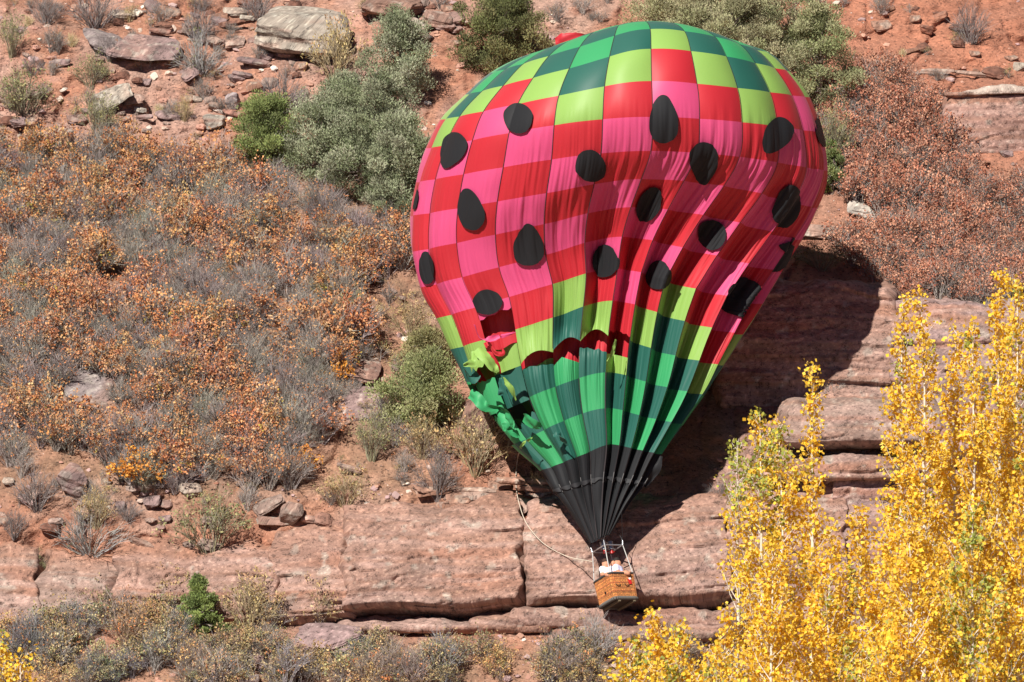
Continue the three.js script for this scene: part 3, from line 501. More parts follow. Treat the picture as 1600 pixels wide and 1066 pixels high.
// ---------- boulders and slabs ----------
function boulder(w, h, d, seed, tone, boxy = 5, lichen = .3) {
  const R = rng(seed * 31 + 7), det = Math.max(w, d) > 1.4 ? 16 : 9;
  const g0 = new THREE.IcosahedronGeometry(1, det); g0.deleteAttribute('uv'); g0.deleteAttribute('normal'); const g = mergeVertices(g0, 1e-4), p = g.attributes.position, v = V(0, 0, 0), col = [], uv = [];
  const planes = []; for (let i = 0; i < 7; i++) planes.push([randDir(R), .62 + R() * .3]);
  for (let i = 0; i < p.count; i++) {
    v.fromBufferAttribute(p, i).normalize(); const r = 1 / Math.pow(Math.abs(v.x) ** boxy + Math.abs(v.y) ** boxy + Math.abs(v.z) ** boxy, 1 / boxy); v.multiplyScalar(r * .86);
    for (const [m, c] of planes) { const q = v.dot(m); if (q > c) v.addScaledVector(m, -(q - c) * .92); }
    const s = seed * 3.1, bed = N3(s, v.y * 2.6 + .3 * v.x, 1) * .09 + N3(s + 5, v.y * 6, v.x) * .05;
    const k = 1 + bed + .1 * fbm(v.x * 1.4 + s, v.y * 1.4, v.z * 1.4, 3); v.x *= k; v.z *= k; v.y *= 1 + .12 * N3(v.x * 1.6 + s, v.z * 1.6, 5);
    v.set(v.x * w / 2, v.y * h / 2, v.z * d / 2); p.setXYZ(i, v.x, v.y, v.z); uv.push(v.x + v.z * .5 + s, v.y + v.z * .7);
    let c = mix3(tone, tone.map((q) => q * .7), ss(0, .5, fbm(v.x * 1.7 + s, v.y * 2.4, v.z * 1.7, 3))); c = mix3(c, [.5, .29, .22], ss(.1, .5, N3(s + 8, v.y * 3, v.x * .6)) * .5);
    c = mix3(c, [.58, .53, .45], ss(.18, .42, fbm(v.x * 2.2 + s, v.y * 2, v.z * 2.2 + 9, 3)) * lichen); col.push(...c);
  }
  g.setAttribute('color', new THREE.Float32BufferAttribute(col, 3)); g.setAttribute('uv', new THREE.Float32BufferAttribute(uv, 2)); g.computeVertexNormals(); const o = toCreasedNormals(g, .5); return o;
}
const SL = Math.atan(1 / 1.45);      // how steep the slope is
const landmarks = [];      // [pixel, pixel, what it is called] of the labelled rocks and shrubs
const headOf = (l) => l.split(/,| (?:at|in|on|by|beside|below|above|behind|under|between|lying|leaning|casting|half|jutting|standing|tucked|right|left|near|just|crossed|touching|hanging|growing|rooted|wedged|broken|propped|directly|over|against|with|cut|amid|among) /)[0];
function rock(px, py, w, h, tilt, kind, tone, lichen, label, name = 'boulder', lift) {
  const c = onHill(px, py + (kind ? h * .25 : 0)), s = (D - c.z) / D / K; let W = w * s, H = h * s, geo, m;
  const seed = Math.round(px * 7 + py * 13);
  if (kind === 0) { const th = Math.min(.5, .16 + W * .11, H * .95), L = Math.max(.3, (H - th * .8) / .57); geo = boulder(W * 1.12, th, L * 1.1, seed, tone, 6, lichen); m = put(name, geo, rockMat); m.rotation.set(SL * .95, 0, tilt * Math.PI / 180, 'ZXY'); m.position.copy(c).add(V(0, th * (lift ?? .42), th * .3)); }
  else { geo = boulder(W * 1.12, H * 1.15, W * .95, seed, tone, 7, lichen); m = put(name, geo, rockMat); m.rotation.set(.25, .25 * ((seed % 5) - 2) / 2, tilt * Math.PI / 180); m.position.copy(c).add(V(0, H * .3, W * .12)); }
  tag(m, label, name === 'boulder' ? 'boulder' : 'rock slab', null, 'thing'); landmarks.push([px, py, headOf(label)]); return m;
}
rock(482, 52, 146, 58, -2, 1, PALE, .55, 'large pale flat-topped boulder, biggest on the upper slope');
rock(224, 92, 112, 54, -8, 0, PURP, .5, 'broad pink-grey slab with a black gap beneath it', 'flat_rock', .95);
rock(170, 74, 96, 46, -20, 0, [.36, .29, .28], .3, 'smooth grey slab leaning behind the broad pink slab', 'flat_rock');
rock(113, 750, 52, 42, -14, 1, PURP, .3, 'lone purplish boulder on bare soil below the oak thicket, left side');
rock(142, 606, 72, 66, -12, 0, [.38, .31, .3], .4, 'grey flat-faced boulder standing clear of the oak thicket', 'flat_rock');
rock(148, 645, 62, 26, -22, 0, GREY, .3, 'tilted grey slab just below the flat-faced boulder', 'flat_rock', .9);
rock(565, 588, 58, 46, -12, 0, [.34, .2, .16], .5, 'brown rounded boulder between oak thicket and pale green juniper', 'flat_rock', .9);
rock(558, 636, 72, 58, 4, 0, PURP, .35, 'mauve boulder directly below the brown rounded boulder', 'flat_rock');
rock(534, 606, 36, 22, -22, 0, DARK, .1, 'small dark red rock tucked left of the brown rounded boulder', 'flat_rock');
rock(650, 52, 42, 46, 6, 1, PALE, .9, 'pale square-faced rock above the bleached dead tree');
rock(683, 34, 46, 26, -10, 1, PINK, .4, 'pink rock leaning on the pale square-faced rock');
rock(612, 12, 90, 26, -6, 1, [.33, .19, .14], .3, 'wide brown rock at the top edge above the grey-green juniper');
rock(750, 655, 54, 66, -8, 1, [.33, .19, .15], .1, 'brown boulder half hidden beside the torn green fabric');
rock(418, 803, 54, 30, 32, 0, GREY, .3, 'grey slab propped at an angle over a dark hollow on the cliff top', 'flat_rock', 1.1);
rock(455, 806, 36, 36, -12, 1, GREY, .3, 'upright grey rock beside the propped slab on the cliff top');
rock(427, 827, 52, 20, -6, 0, PINK, .6, 'flat oval stone below the propped slab on the cliff top', 'flat_rock', .9);
rock(483, 815, 26, 15, -8, 0, PINK, .3, 'small pink stone right of the upright grey rock', 'flat_rock');
rock(506, 819, 28, 24, -15, 0, [.42, .22, .16], .1, 'round reddish stone at the lip of the cliff', 'flat_rock', .8);
rock(617, 800, 27, 14, 8, 0, [.66, .58, .48], .2, 'small white stone lying on red soil above the cliff', 'flat_rock', .8);
rock(172, 160, 72, 50, 26, 0, PALE, .9, 'lichen covered pale slab behind an olive shrub, upper left', 'flat_rock');
rock(208, 162, 36, 22, 8, 0, GREY, .2, 'grey stone right of the lichen covered pale slab', 'flat_rock', .8);
rock(219, 178, 20, 11, -12, 0, [.72, .65, .56], .2, 'small white stone under the grey stone, upper left', 'flat_rock', .8);
rock(263, 188, 42, 22, -5, 0, PURP, .3, 'mauve flat stone below the red eroded bank, upper left', 'flat_rock', .8);
rock(226, 190, 26, 12, 0, 0, PURP, .3, 'narrow mauve stone left of the mauve flat stone', 'flat_rock', .8);
rock(396, 106, 52, 18, -8, 0, PURP, .5, 'mauve slab broken in two below the large pale boulder', 'flat_rock', .8);
rock(378, 124, 32, 14, -6, 0, PURP, .3, 'smaller mauve slab just under the broken one', 'flat_rock', .8);
rock(364, 160, 24, 28, 18, 1, [.42, .34, .34], .2, 'upright pale mauve stone above the bright green juniper');
rock(365, 74, 36, 24, 6, 0, GREY, .4, 'grey stone on soil left of the large pale boulder', 'flat_rock', .9);
rock(362, 46, 42, 12, 6, 0, DARK, .1, 'low dark red ledge stone above the grey stone, top left', 'flat_rock', .9);
rock(254, 42, 28, 14, 10, 1, [.38, .18, .12], .2, 'red block jutting above the broad pink slab');
rock(250, 58, 36, 10, -8, 0, [.4, .2, .15], .2, 'thin red plate under the jutting red block', 'flat_rock', 1);
rock(295, 122, 30, 28, 32, 0, PURP, .2, 'pointed mauve slab under the big twiggy grey shrub', 'flat_rock', .8);
rock(93, 106, 34, 16, 6, 0, PURP, .4, 'rounded pink stone near the dark gap, far upper left', 'flat_rock', 1);
rock(238, 12, 26, 26, -35, 0, PURP, .2, 'leaning mauve stone at the very top, left part', 'flat_rock');
rock(386, 34, 24, 12, -4, 0, PALE, .4, 'pale stone beside a dark grey shrub at the top', 'flat_rock', .8);
rock(333, 193, 38, 24, 4, 1, [.38, .33, .28], .6, 'squat olive-grey boulder at the top of the oak thicket');
rock(362, 184, 30, 10, -14, 0, [.4, .2, .15], .2, 'thin red slab right of the squat olive-grey boulder', 'flat_rock', .9);
rock(1346, 335, 46, 28, -14, 0, [.68, .6, .52], .6, 'white chalky rock right of the balloon', 'flat_rock', .6);
rock(1290, 372, 90, 26, -4, 0, [.46, .32, .26], .7, 'pale flat rock shelf touching the right edge of the balloon', 'flat_rock', .6);
rock(1462, 118, 60, 8, -2, 0, [.5, .34, .27], .5, 'long thin ledge on red soil, upper right', 'flat_rock', .8);
rock(1528, 122, 74, 8, -4, 0, [.48, .33, .26], .5, 'second thin ledge on red soil beside the upper right edge', 'flat_rock', .8);
rock(1594, 106, 22, 14, 0, 1, [.5, .42, .34], .5, 'small pale rock at the right edge above the smooth rock face');
rock(1468, 28, 26, 14, 20, 1, [.42, .19, .12], .1, 'red clod left of the grey shrub, upper right');
rock(1448, 47, 22, 12, -8, 1, [.33, .13, .08], .1, 'dark red clod below the other, upper right');
rock(512, 1008, 100, 52, -4, 0, [.4, .27, .26], .1, 'mauve flat slab at the foot of the cliff, bottom', 'flat_rock', .7);
rock(455, 1044, 62, 28, -4, 0, [.38, .26, .25], .1, 'mauve slab with a dark lip at the bottom edge', 'flat_rock', 1);
rock(471, 1024, 26, 10, 2, 0, [.42, .26, .2], .2, 'small loaf shaped stone lying on the mauve flat slab', 'flat_rock', 1.6);
rock(494, 994, 22, 10, 5, 0, [.68, .56, .44], .2, 'cream stone at the upper edge of the mauve flat slab', 'flat_rock', 1);
rock(399, 1035, 32, 24, 18, 1, PURP, .4, 'grey mauve boulder in dry scrub at the bottom');
rock(432, 1052, 24, 26, 20, 1, [.55, .45, .34], .3, 'cream boulder wedged against the mauve slab, bottom');
rock(386, 1062, 40, 16, 0, 1, [.45, .36, .33], .6, 'speckled pink stone at the bottom edge');
rock(798, 776, 50, 15, -3, 0, [.44, .25, .18], .5, 'overhanging thin rock plate crossed by the drop line', 'flat_rock', 2);
rock(850, 772, 60, 12, -6, 0, [.45, .26, .2], .3, 'thin rock plate right of the drop line at the cliff top', 'flat_rock', 1.5);
rock(848, 786, 72, 14, -5, 0, [.4, .22, .16], .3, 'lower rock plate under the other plates at the cliff top', 'flat_rock', 1.5);
rock(715, 798, 44, 14, 2, 0, [.43, .24, .17], .2, 'flat red rock plate above the middle of the cliff', 'flat_rock', 1.3);
rock(690, 816, 28, 9, 3, 0, [.42, .25, .2], .2, 'sliver of rock on the rounded cliff top', 'flat_rock', 1.2);
rock(738, 772, 76, 8, -3, 0, [.55, .38, .3], .4, 'pale streak of rock on the soil left of the drop line', 'flat_rock', .8);
rock(545, 742, 40, 12, -14, 0, GREY, .2, 'grey tilted stone casting a dark line, on soil below the juniper', 'flat_rock', 1);
rock(214, 772, 38, 16, 6, 0, [.44, .3, .25], .3, 'pinkish stone under the bright orange shrub', 'flat_rock', .9);
rock(87, 822, 24, 14, 0, 0, [.48, .4, .36], .4, 'grey white stone left of the spiky grey shrub', 'flat_rock', .9);
rock(222, 862, 44, 14, -22, 0, [.42, .26, .2], .2, 'tilted rock plate right of the spiky grey shrub', 'flat_rock', 1.2);
rock(25, 868, 70, 10, -3, 0, [.42, .23, .17], .3, 'long low ledge stone on the cliff top at the left edge', 'flat_rock', 1.2);
rock(196, 148, 22, 12, 24, 0, [.6, .52, .45], .3, 'pale chip of rock just under the broad pink slab', 'flat_rock', 1);
// loose stones
const cover = (px, py) => ({ left: ss(590, 540, px + .25 * (py - 500)) * ss(205, 255, py) * ss(770, 720, py), right: ss(1290, 1330, px) * ss(130, 180, py) * ss(480, 440, py) });
{
  const R = rng(77), kinds = [], mats = [];
  for (let v = 0; v < 4; v++) { const g = boulder(1, .5 + v * .08, .8, 900 + v, [.8, .8, .8], 4 + v, .2).clone(); const ico = new THREE.IcosahedronGeometry(.5, 2); const p = ico.attributes.position; for (let i = 0; i < p.count; i++) { const q = V(p.getX(i), p.getY(i), p.getZ(i)), k = 1 + .45 * fbm(q.x * 2.2 + v * 9, q.y * 2.2, q.z * 2.2, 2); p.setXYZ(i, q.x * k, q.y * k * (.38 + .1 * v), q.z * k); } ico.deleteAttribute('uv'); ico.computeVertexNormals(); kinds.push(toCreasedNormals(ico, .4)); mats.push([]); }
  for (let i = 0; i < 16000; i++) {
    const px = R() * 1640 - 20, py = R() * 1090 - 10, cv = cover(px, py); if (R() < cv.left * .8 + cv.right * .8) continue; if (py > 800 && py < 985) continue; if (px > 1330 && py < 130 && R() < .6) continue; if (px > 680 && px < 1290 && py > 60 && py < 700 && R() < .9) continue;
    const dens = fbm(px * .009, py * .012, 4, 3); if (dens < R() * .7 - .3) continue;
    const c = onHill(px, py), s = .035 + (py < 230 && px < 720 ? .42 : .3) * Math.pow(R(), 4.2); const m = new THREE.Matrix4().compose(c.add(V(0, s * .1, 0)), new THREE.Quaternion().setFromEuler(new THREE.Euler(SL * .8 + (R() - .5) * .7, R() * 6, (R() - .5) * .6)), V(s * 1.3, s, s)); const t = R();
    mats[i % 4].push([m, vary(R, t < .45 ? [.42, .23, .17] : t < .7 ? PURP : t < .86 ? [.5, .38, .31] : t < .93 ? [.62, .54, .46] : DARK, .2)]);
  }
  const stoneMat = new THREE.MeshStandardMaterial({ color: 0xffffff, roughness: .95 });
  mats.forEach((l, v) => { const im = new THREE.InstancedMesh(kinds[v], stoneMat, l.length); l.forEach(([m, c], i) => { im.setMatrixAt(i, m); im.setColorAt(i, new THREE.Color().setRGB(...c)); }); im.name = named('loose_stones'); tag(im, ['scattered loose sandstone chips lying over the red soil', 'flat loose sandstone flakes strewn on the slope', 'small loose rubble sprinkled across the slope', 'little rounded loose stones strewn over the slope'][v], 'loose stones', null, 'stuff'); scene.add(im); });
}

// ---------- shrubs ----------
const OR = [[.56, .235, .085], [.46, .175, .065], [.58, .3, .12], [.38, .15, .07], [.52, .32, .165], [.44, .23, .12]];
const RUST = [[.42, .17, .1], [.46, .21, .13], [.36, .135, .08], [.5, .26, .17], [.4, .21, .135], [.32, .11, .065]];
const TAN = [[.46, .33, .14], [.4, .3, .13], [.52, .4, .21], [.34, .28, .13], [.44, .27, .15]];
const OLIVE = [[.2, .21, .09], [.26, .25, .11], [.16, .18, .075], [.32, .29, .13]];
const GREYT = [[.28, .25, .23], [.36, .32, .29], [.2, .17, .15], [.42, .38, .345]];
function bush(seed, o) {
  const R = rng(seed), T = new MB(), L = new MB(), tips = [], r = o.r, h = o.h;
  for (let i = 0; i < o.stems; i++) {
    const az = R() * 6.2832, sp = Math.pow(R(), .6) * (o.spread ?? 1), base = V(Math.cos(az) * r * .12 * R(), -.15, Math.sin(az) * r * .12 * R());
    const end = V(Math.cos(az) * r * sp, h * (1 - .55 * sp * sp) * (.65 + .4 * R()), Math.sin(az) * r * sp), mid = base.clone().lerp(end, .5).add(V((R() - .5) * .2 * r, .12 * h * (1 - (o.stiff ?? 0)), (R() - .5) * .2 * r));
    const c = vary(R, pick(R, o.twigs), .2), r0 = (o.tr ?? .02) * (.6 + .7 * R()), pts = [base, base.clone().lerp(mid, .5).add(V((R() - .5) * .06, .02, (R() - .5) * .06)), mid, mid.clone().lerp(end, .55).add(V((R() - .5) * .08, .03, (R() - .5) * .08)), end];
    T.path(pts, r0, r0 * .35, c, 3); tips.push(end);
    for (let k = 0; k < o.sub; k++) { const t = .3 + .7 * R(), a = t < .6 ? mid.clone().lerp(end, (t - .3) * .8) : mid.clone().lerp(end, t), d = end.clone().sub(base).normalize().add(randDir(R).multiplyScalar(.75)).normalize(), b = a.clone().addScaledVector(d, (o.subLen ?? .3) * (.5 + R())); T.twig(a, b, r0 * .45, r0 * .18, vary(R, pick(R, o.twigs), .2)); tips.push(b); }
  }
  const ctr = V(0, h * .35, 0);
  for (let i = 0; i < o.leaves;) {
    const t = pick(R, tips), base = pick(R, o.cols), nC = 3 + Math.floor(R() * (o.clump ?? 7));
    for (let k = 0; k < nC && i < o.leaves; k++, i++) { const p = t.clone().add(randDir(R).multiplyScalar((o.cr ?? .14) * Math.cbrt(R()))), d = randDir(R).add(p.clone().sub(ctr).normalize().multiplyScalar(.5)).normalize(), s = d.clone().cross(randDir(R)).normalize(); const q = (o.ls ?? .08) * (.6 + .7 * R()); L.leaf(p, d, s, q, q * (o.lw ?? .32), vary(R, base, .22)); }
  }
  return { T, L, twig: T.geo(), leaf: o.leaves ? L.geo() : null, both() { const m = new MB(); m.p = T.p.concat(L.p); m.c = T.c.concat(L.c); const n = T.p.length / 3; m.i = T.i.concat(L.i.map((q) => q + n)); return m.geo(); } };
}
function massOf(name, label, n, seed, where, protos, size, tint, category) {
  const R = rng(seed), lists = protos.map(() => []); let guard = 0, made = 0;
  while (made < n && guard++ < n * 40) { const q = where(R); if (!q) continue; const c = onHill(q[0], q[1]), s = mix(size[0], size[1], R()); const m = new THREE.Matrix4().compose(c, new THREE.Quaternion().setFromEuler(new THREE.Euler((R() - .5) * .3, R() * 6.28, (R() - .5) * .3)), V(s, s * (.8 + .4 * R()), s)); const v = q[2] !== undefined ? q[2] : Math.floor(R() * protos.length); const t = tint(R, q); lists[v % protos.length].push([m, t]); made++; }
  lists.forEach((l, v) => { if (!l.length) return; const im = new THREE.InstancedMesh(protos[v], dryMat, l.length); l.forEach(([m, c], i) => { im.setMatrixAt(i, m); im.setColorAt(i, new THREE.Color().setRGB(...c)); }); im.name = named(name); tag(im, label, category, category + ' ' + name.replace(/_/g, ' '), 'stuff'); scene.add(im); });
}
const oakG = [0, 1, 2, 3, 4].map((v) => bush(100 + v, { r: .85, h: 1.35, stems: 24, sub: 10, leaves: 430 + 120 * (v % 3), ls: .092, lw: .38, cols: v === 4 ? [...OR, [.4, .3, .06]] : OR, twigs: GREYT, tr: .017, subLen: .4, cr: .17, clump: 10 }).both());
const bareG = [0, 1, 2].map((v) => bush(140 + v, { r: .8, h: 1.25, stems: 34, sub: 13, leaves: 110, ls: .07, cols: OR, twigs: GREYT, tr: .014, subLen: .4 }).both());
const rustG = [0, 1, 2, 3].map((v) => bush(160 + v, { r: .85, h: 1.25, stems: 20, sub: 9, leaves: v === 3 ? 160 : 760 - 130 * v, ls: .08, lw: .42, cols: RUST, twigs: GREYT, tr: .016, subLen: .36, cr: .17, clump: 10 }).both());
const tanG = [0, 1, 2, 3].map((v) => bush(180 + v, { r: .6, h: .85, stems: 16, sub: 8, leaves: v === 3 ? 60 : 460, ls: .065, lw: .36, cols: v === 2 ? [...OLIVE, ...TAN] : TAN, twigs: GREYT, tr: .012, subLen: .28, cr: .13 }).both());
const inPoly = (P, x, y) => { let c = false; for (let i = 0, j = P.length - 1; i < P.length; j = i++) if ((P[i][1] > y) !== (P[j][1] > y) && x < (P[j][0] - P[i][0]) * (y - P[i][1]) / (P[j][1] - P[i][1]) + P[i][0]) c = !c; return c; };
const THK = [[-40, 230], [60, 225], [160, 225], [300, 250], [400, 262], [470, 310], [560, 345], [640, 370], [620, 450], [565, 500], [560, 560], [520, 600], [505, 690], [455, 755], [380, 765], [330, 735], [270, 770], [190, 750], [150, 695], [60, 700], [-40, 735]];
const clear = (x, y) => Math.hypot((x - 142) / 46, (y - 628) / 48) < 1 || Math.hypot((x - 590) / 60, (y - 480) / 60) < .6;
massOf('oak_thicket', 'dense orange and grey scrub oak thicket covering the left slope', 720, 301, (R) => { const x = R() * 700 - 40, y = 215 + R() * 560; if (!inPoly(THK, x, y) || clear(x, y)) return null; const d = fbm(x * .012, y * .014, 2, 3); if (fbm(x * .02 + 9, y * .024, 6, 2) < -.27) return null; return [x, y + 14, d > .0 + .45 * (R() - .5) ? Math.floor(R() * 5) : 5 + Math.floor(R() * 3)]; }, [...oakG, ...bareG], [.75, 1.25], (R, q) => { const f = 1 + .5 * fbm(q[0] * .02, q[1] * .02, 8, 2), k = .85 + .3 * R(); return [k, k * (.92 + .16 * R()) * mix(1, f, .25), k]; }, 'scrub oak');
const RTK = [[1285, 160], [1340, 128], [1400, 112], [1460, 160], [1490, 200], [1510, 260], [1560, 290], [1620, 300], [1620, 480], [1430, 478], [1360, 440], [1330, 400], [1300, 320]];
massOf('rust_thicket', 'rust brown scrub oak thicket right of the balloon', 270, 302, (R) => { const x = 1270 + R() * 350, y = 105 + R() * 380; if (!inPoly(RTK, x, y) || Math.hypot((x - 1330) / 50, (y - 345) / 30) < 1) return null; return [x, y + 12]; }, rustG, [.75, 1.2], (R) => { const k = .85 + .35 * R(); return [k, k, k]; }, 'scrub oak');
massOf('dry_scrub', 'low tan and olive dry scrub along the foot of the cliff', 400, 303, (R) => { const x = R() * 1180 - 30, y = 948 + R() * 130; if (x > 440 && x < 560 && y > 975) return R() < .2 && y > 1035 ? [x, y] : null; const lo = x < 440 ? 966 : 1016; if (fbm(x * .014 + 4, y * .02, 9, 2) < .03) return null; if (y < lo) return null; return [x, y + 8]; }, [...tanG, ...tanG.slice(0, 3), bareG[0]], [.6, 1.4], (R, q) => { const k = .75 + .45 * R(), f = fbm(q[0] * .012, q[1] * .02, 3, 2); return [k * (1 + .3 * f), k * (.92 + .12 * R()), k * (1 - .3 * f)]; }, 'dry scrub');
massOf('cliff_scrub', 'thin tan scrub growing against the left part of the cliff', 70, 306, (R) => { const x = 60 + R() * 480, y = 900 + R() * 70; if (y < 985 - 90 * ss(20, 260, x) * ss(560, 430, x) * (.4 + .6 * R())) return null; return [x, y + 10]; }, tanG, [.5, 1.2], (R) => { const k = .8 + .4 * R(); return [k * 1.05, k * .95, k]; }, 'dry scrub');
massOf('slope_scrub', 'thin dry brush and litter scattered over the slope', 230, 304, (R) => { const x = R() * 1600, y = R() * 800; const c = cover(x, y); if (x > 660 && x < 1300 && y > 50) return null; if (x > 1380 && y < 120 && R() < .93) return null; if (c.left > .5 || c.right > .5) return null; if (fbm(x * .01, y * .01, 5, 2) < 0 && R() < .6) return null; return [x, y]; }, tanG.concat(bareG), [.3, .75], (R) => { const k = .8 + .35 * R(); return [k, k, k]; }, 'dry brush');
// single shrubs, each with its twigs and its foliage
const kindsOf = {
  grey: { r: .7, h: 1.05, stems: 60, sub: 7, leaves: 0, cols: GREYT, twigs: [[.2, .17, .16], [.27, .23, .22], [.33, .3, .29], [.16, .13, .12]], tr: .012, subLen: .3, stiff: .6 },
  spiky: { r: .8, h: .8, stems: 90, sub: 4, leaves: 60, ls: .07, cols: OLIVE, twigs: [[.34, .33, .32], [.24, .22, .2], [.4, .4, .38]], tr: .013, subLen: .3, spread: 1.15, stiff: .7 },
  olive: { r: .65, h: .95, stems: 46, sub: 8, leaves: 900, ls: .065, lw: .2, cols: OLIVE, twigs: [[.26, .24, .14], [.3, .28, .2], [.2, .18, .12]], tr: .011, subLen: .3, cr: .1 },
  straw: { r: .6, h: .85, stems: 46, sub: 8, leaves: 700, ls: .06, lw: .25, cols: TAN, twigs: [[.42, .33, .18], [.34, .28, .18]], tr: .01, subLen: .28, cr: .1 },
  orange: { r: .75, h: 1.1, stems: 18, sub: 8, leaves: 1100, ls: .1, lw: .4, cols: [[.62, .26, .035], [.55, .2, .03], [.66, .33, .06]], twigs: GREYT, tr: .016, subLen: .32, cr: .16 },
  grass: { r: .35, h: .5, stems: 90, sub: 1, leaves: 0, cols: TAN, twigs: [[.55, .45, .24], [.6, .5, .3]], tr: .01, subLen: .1, stiff: 1 },
};
const shrubCache = {};
function shrub(kind, px, py, w, h, label, name = 'shrub') {
  const v = Math.round(px + py) % 2, key = kind + v; if (!shrubCache[key]) { const b = bush(400 + v * 17 + kind.length * 31 + kind.charCodeAt(0), kindsOf[kind]); shrubCache[key] = { t: b.twig, l: b.leaf }; }
  const c = onHill(px, py + h * .42), s = (D - c.z) / D / K, k = kindsOf[kind], o = group(name, c); o.scale.set(w * s / 2 / k.r, h * s / k.h, w * s / 2 / k.r); o.rotation.y = (px * 37 % 628) / 100;
  landmarks.push([px, py, headOf(label)]); put('twigs', shrubCache[key].t, dryMat, o); if (shrubCache[key].l) put('foliage', shrubCache[key].l, dryMat, o); tag(o, label, kind === 'grass' ? 'grass tuft' : 'shrub'); return o;
}
shrub('grey', 72, 18, 56, 46, 'dark grey leafless shrub at the top left corner');
shrub('grey', 148, 18, 86, 62, 'wide grey leafless shrub left of the smooth grey slab, at the top');
shrub('grey', 312, 44, 62, 54, 'brownish leafless shrub above the big twiggy grey shrub');
shrub('spiky', 314, 90, 74, 62, 'big twiggy grey shrub right of the broad pink slab');
shrub('grey', 316, 6, 40, 22, 'small dark shrub cut by the top edge, left of the pale boulder');
shrub('grey', 404, 14, 62, 40, 'dark leafless shrub just above the large pale boulder');
shrub('grey', 172, 78, 52, 40, 'thin grey shrub growing in front of the smooth grey slab');
shrub('olive', 142, 118, 56, 50, 'olive green shrub below the smooth grey slab');
shrub('olive', 18, 64, 48, 60, 'grey green shrub at the left edge, upper of two');
shrub('olive', 34, 160, 92, 76, 'large olive and yellow shrub at the left edge');
shrub('grey', 50, 104, 40, 34, 'dark shrub above the large olive and yellow shrub');
shrub('olive', 150, 185, 56, 62, 'yellow-green shrub in front of the lichen covered pale slab');
shrub('straw', 288, 175, 30, 34, 'small tan shrub under the red eroded bank, upper left');
shrub('straw', 526, 95, 80, 90, 'tall straw coloured shrub right of the large pale boulder');
shrub('grey', 440, 150, 80, 70, 'misty grey leafless shrub above the bright green juniper');
shrub('grey', 1516, 42, 66, 62, 'lone grey shrub on red soil, upper right');
shrub('grey', 58, 770, 84, 62, 'grey shrub left of the lone purplish boulder');
shrub('grey', 22, 820, 44, 44, 'small grey shrub at the left edge above the cliff');
shrub('spiky', 142, 836, 108, 66, 'spiky grey shrub with hanging roots on the cliff top, left');
shrub('straw', 150, 800, 52, 56, 'pale grassy shrub behind the spiky grey shrub');
shrub('grey', 200, 800, 46, 32, 'short brown shrub right of the pale grassy shrub');
shrub('olive', 330, 832, 126, 86, 'broad olive shrub hanging over the cliff edge');
shrub('orange', 212, 742, 74, 50, 'bright orange oak shrub at the foot of the thicket');
shrub('orange', 480, 728, 50, 36, 'orange oak shrub at the lower right end of the thicket');
shrub('orange', 526, 590, 46, 50, 'orange oak shrub left of the brown rounded boulder');
shrub('straw', 540, 770, 76, 54, 'yellowish shrub above the rounded cliff top');
shrub('olive', 580, 690, 64, 70, 'olive shrub under the mauve boulder');
shrub('grey', 684, 745, 74, 76, 'grey leafless shrub on the soil left of the drop line');
shrub('straw', 742, 700, 106, 84, 'straw yellow shrub in front of the brown boulder by the torn fabric');
shrub('straw', 660, 690, 60, 60, 'tan shrub below the pale green juniper');
shrub('straw', 838, 760, 26, 30, 'small tan plant in the shade beside the drop line');
shrub('olive', 550, 495, 60, 60, 'olive green shrub at the right end of the oak thicket');
shrub('straw', 640, 505, 64, 56, 'dry tan shrub left of the balloon, middle height');
shrub('straw', 500, 950, 70, 66, 'ochre shrub in the recess of the cliff');
shrub('straw', 390, 955, 90, 80, 'tan shrub against the cliff right of the bright green sapling');
shrub('straw', 270, 930, 80, 70, 'dry rust shrub against the cliff left of the bright green sapling');
shrub('grey', 300, 1030, 76, 56, 'grey twiggy shrub below the bright green sapling');
shrub('olive', 56, 888, 30, 40, 'small green shrub rooted at the joint of the cliff, far left');
shrub('olive', 628, 824, 30, 22, 'little green plant on the rounded cliff top');
shrub('olive', 1285, 405, 96, 40, 'low olive shrub between the balloon shadow and the rust thicket');
shrub('grey', 1388, 590, 62, 62, 'wiry grey shrub on the rock shelf beside the balloon shadow');
shrub('olive', 1392, 708, 28, 24, 'small spiky green plant at the rock shelf overhang');
shrub('grey', 1128, 770, 46, 30, 'dark small shrub at the lower edge of the balloon shadow');
shrub('olive', 1300, 225, 60, 90, 'dark olive shrub touching the right side of the balloon');
shrub('grass', 112, 62, 26, 22, 'pale grass tuft left of the smooth grey slab', 'grass_tuft');
shrub('grass', 200, 24, 26, 22, 'pale grass tuft by the leaning mauve stone', 'grass_tuft');
shrub('grass', 44, 32, 22, 18, 'pale grass tuft below the top left shrub', 'grass_tuft');
shrub('grass', 247, 172, 22, 20, 'pale grass tuft on the red eroded bank', 'grass_tuft');
shrub('grass', 1410, 82, 16, 14, 'faint grass tuft on red soil, upper right', 'grass_tuft');

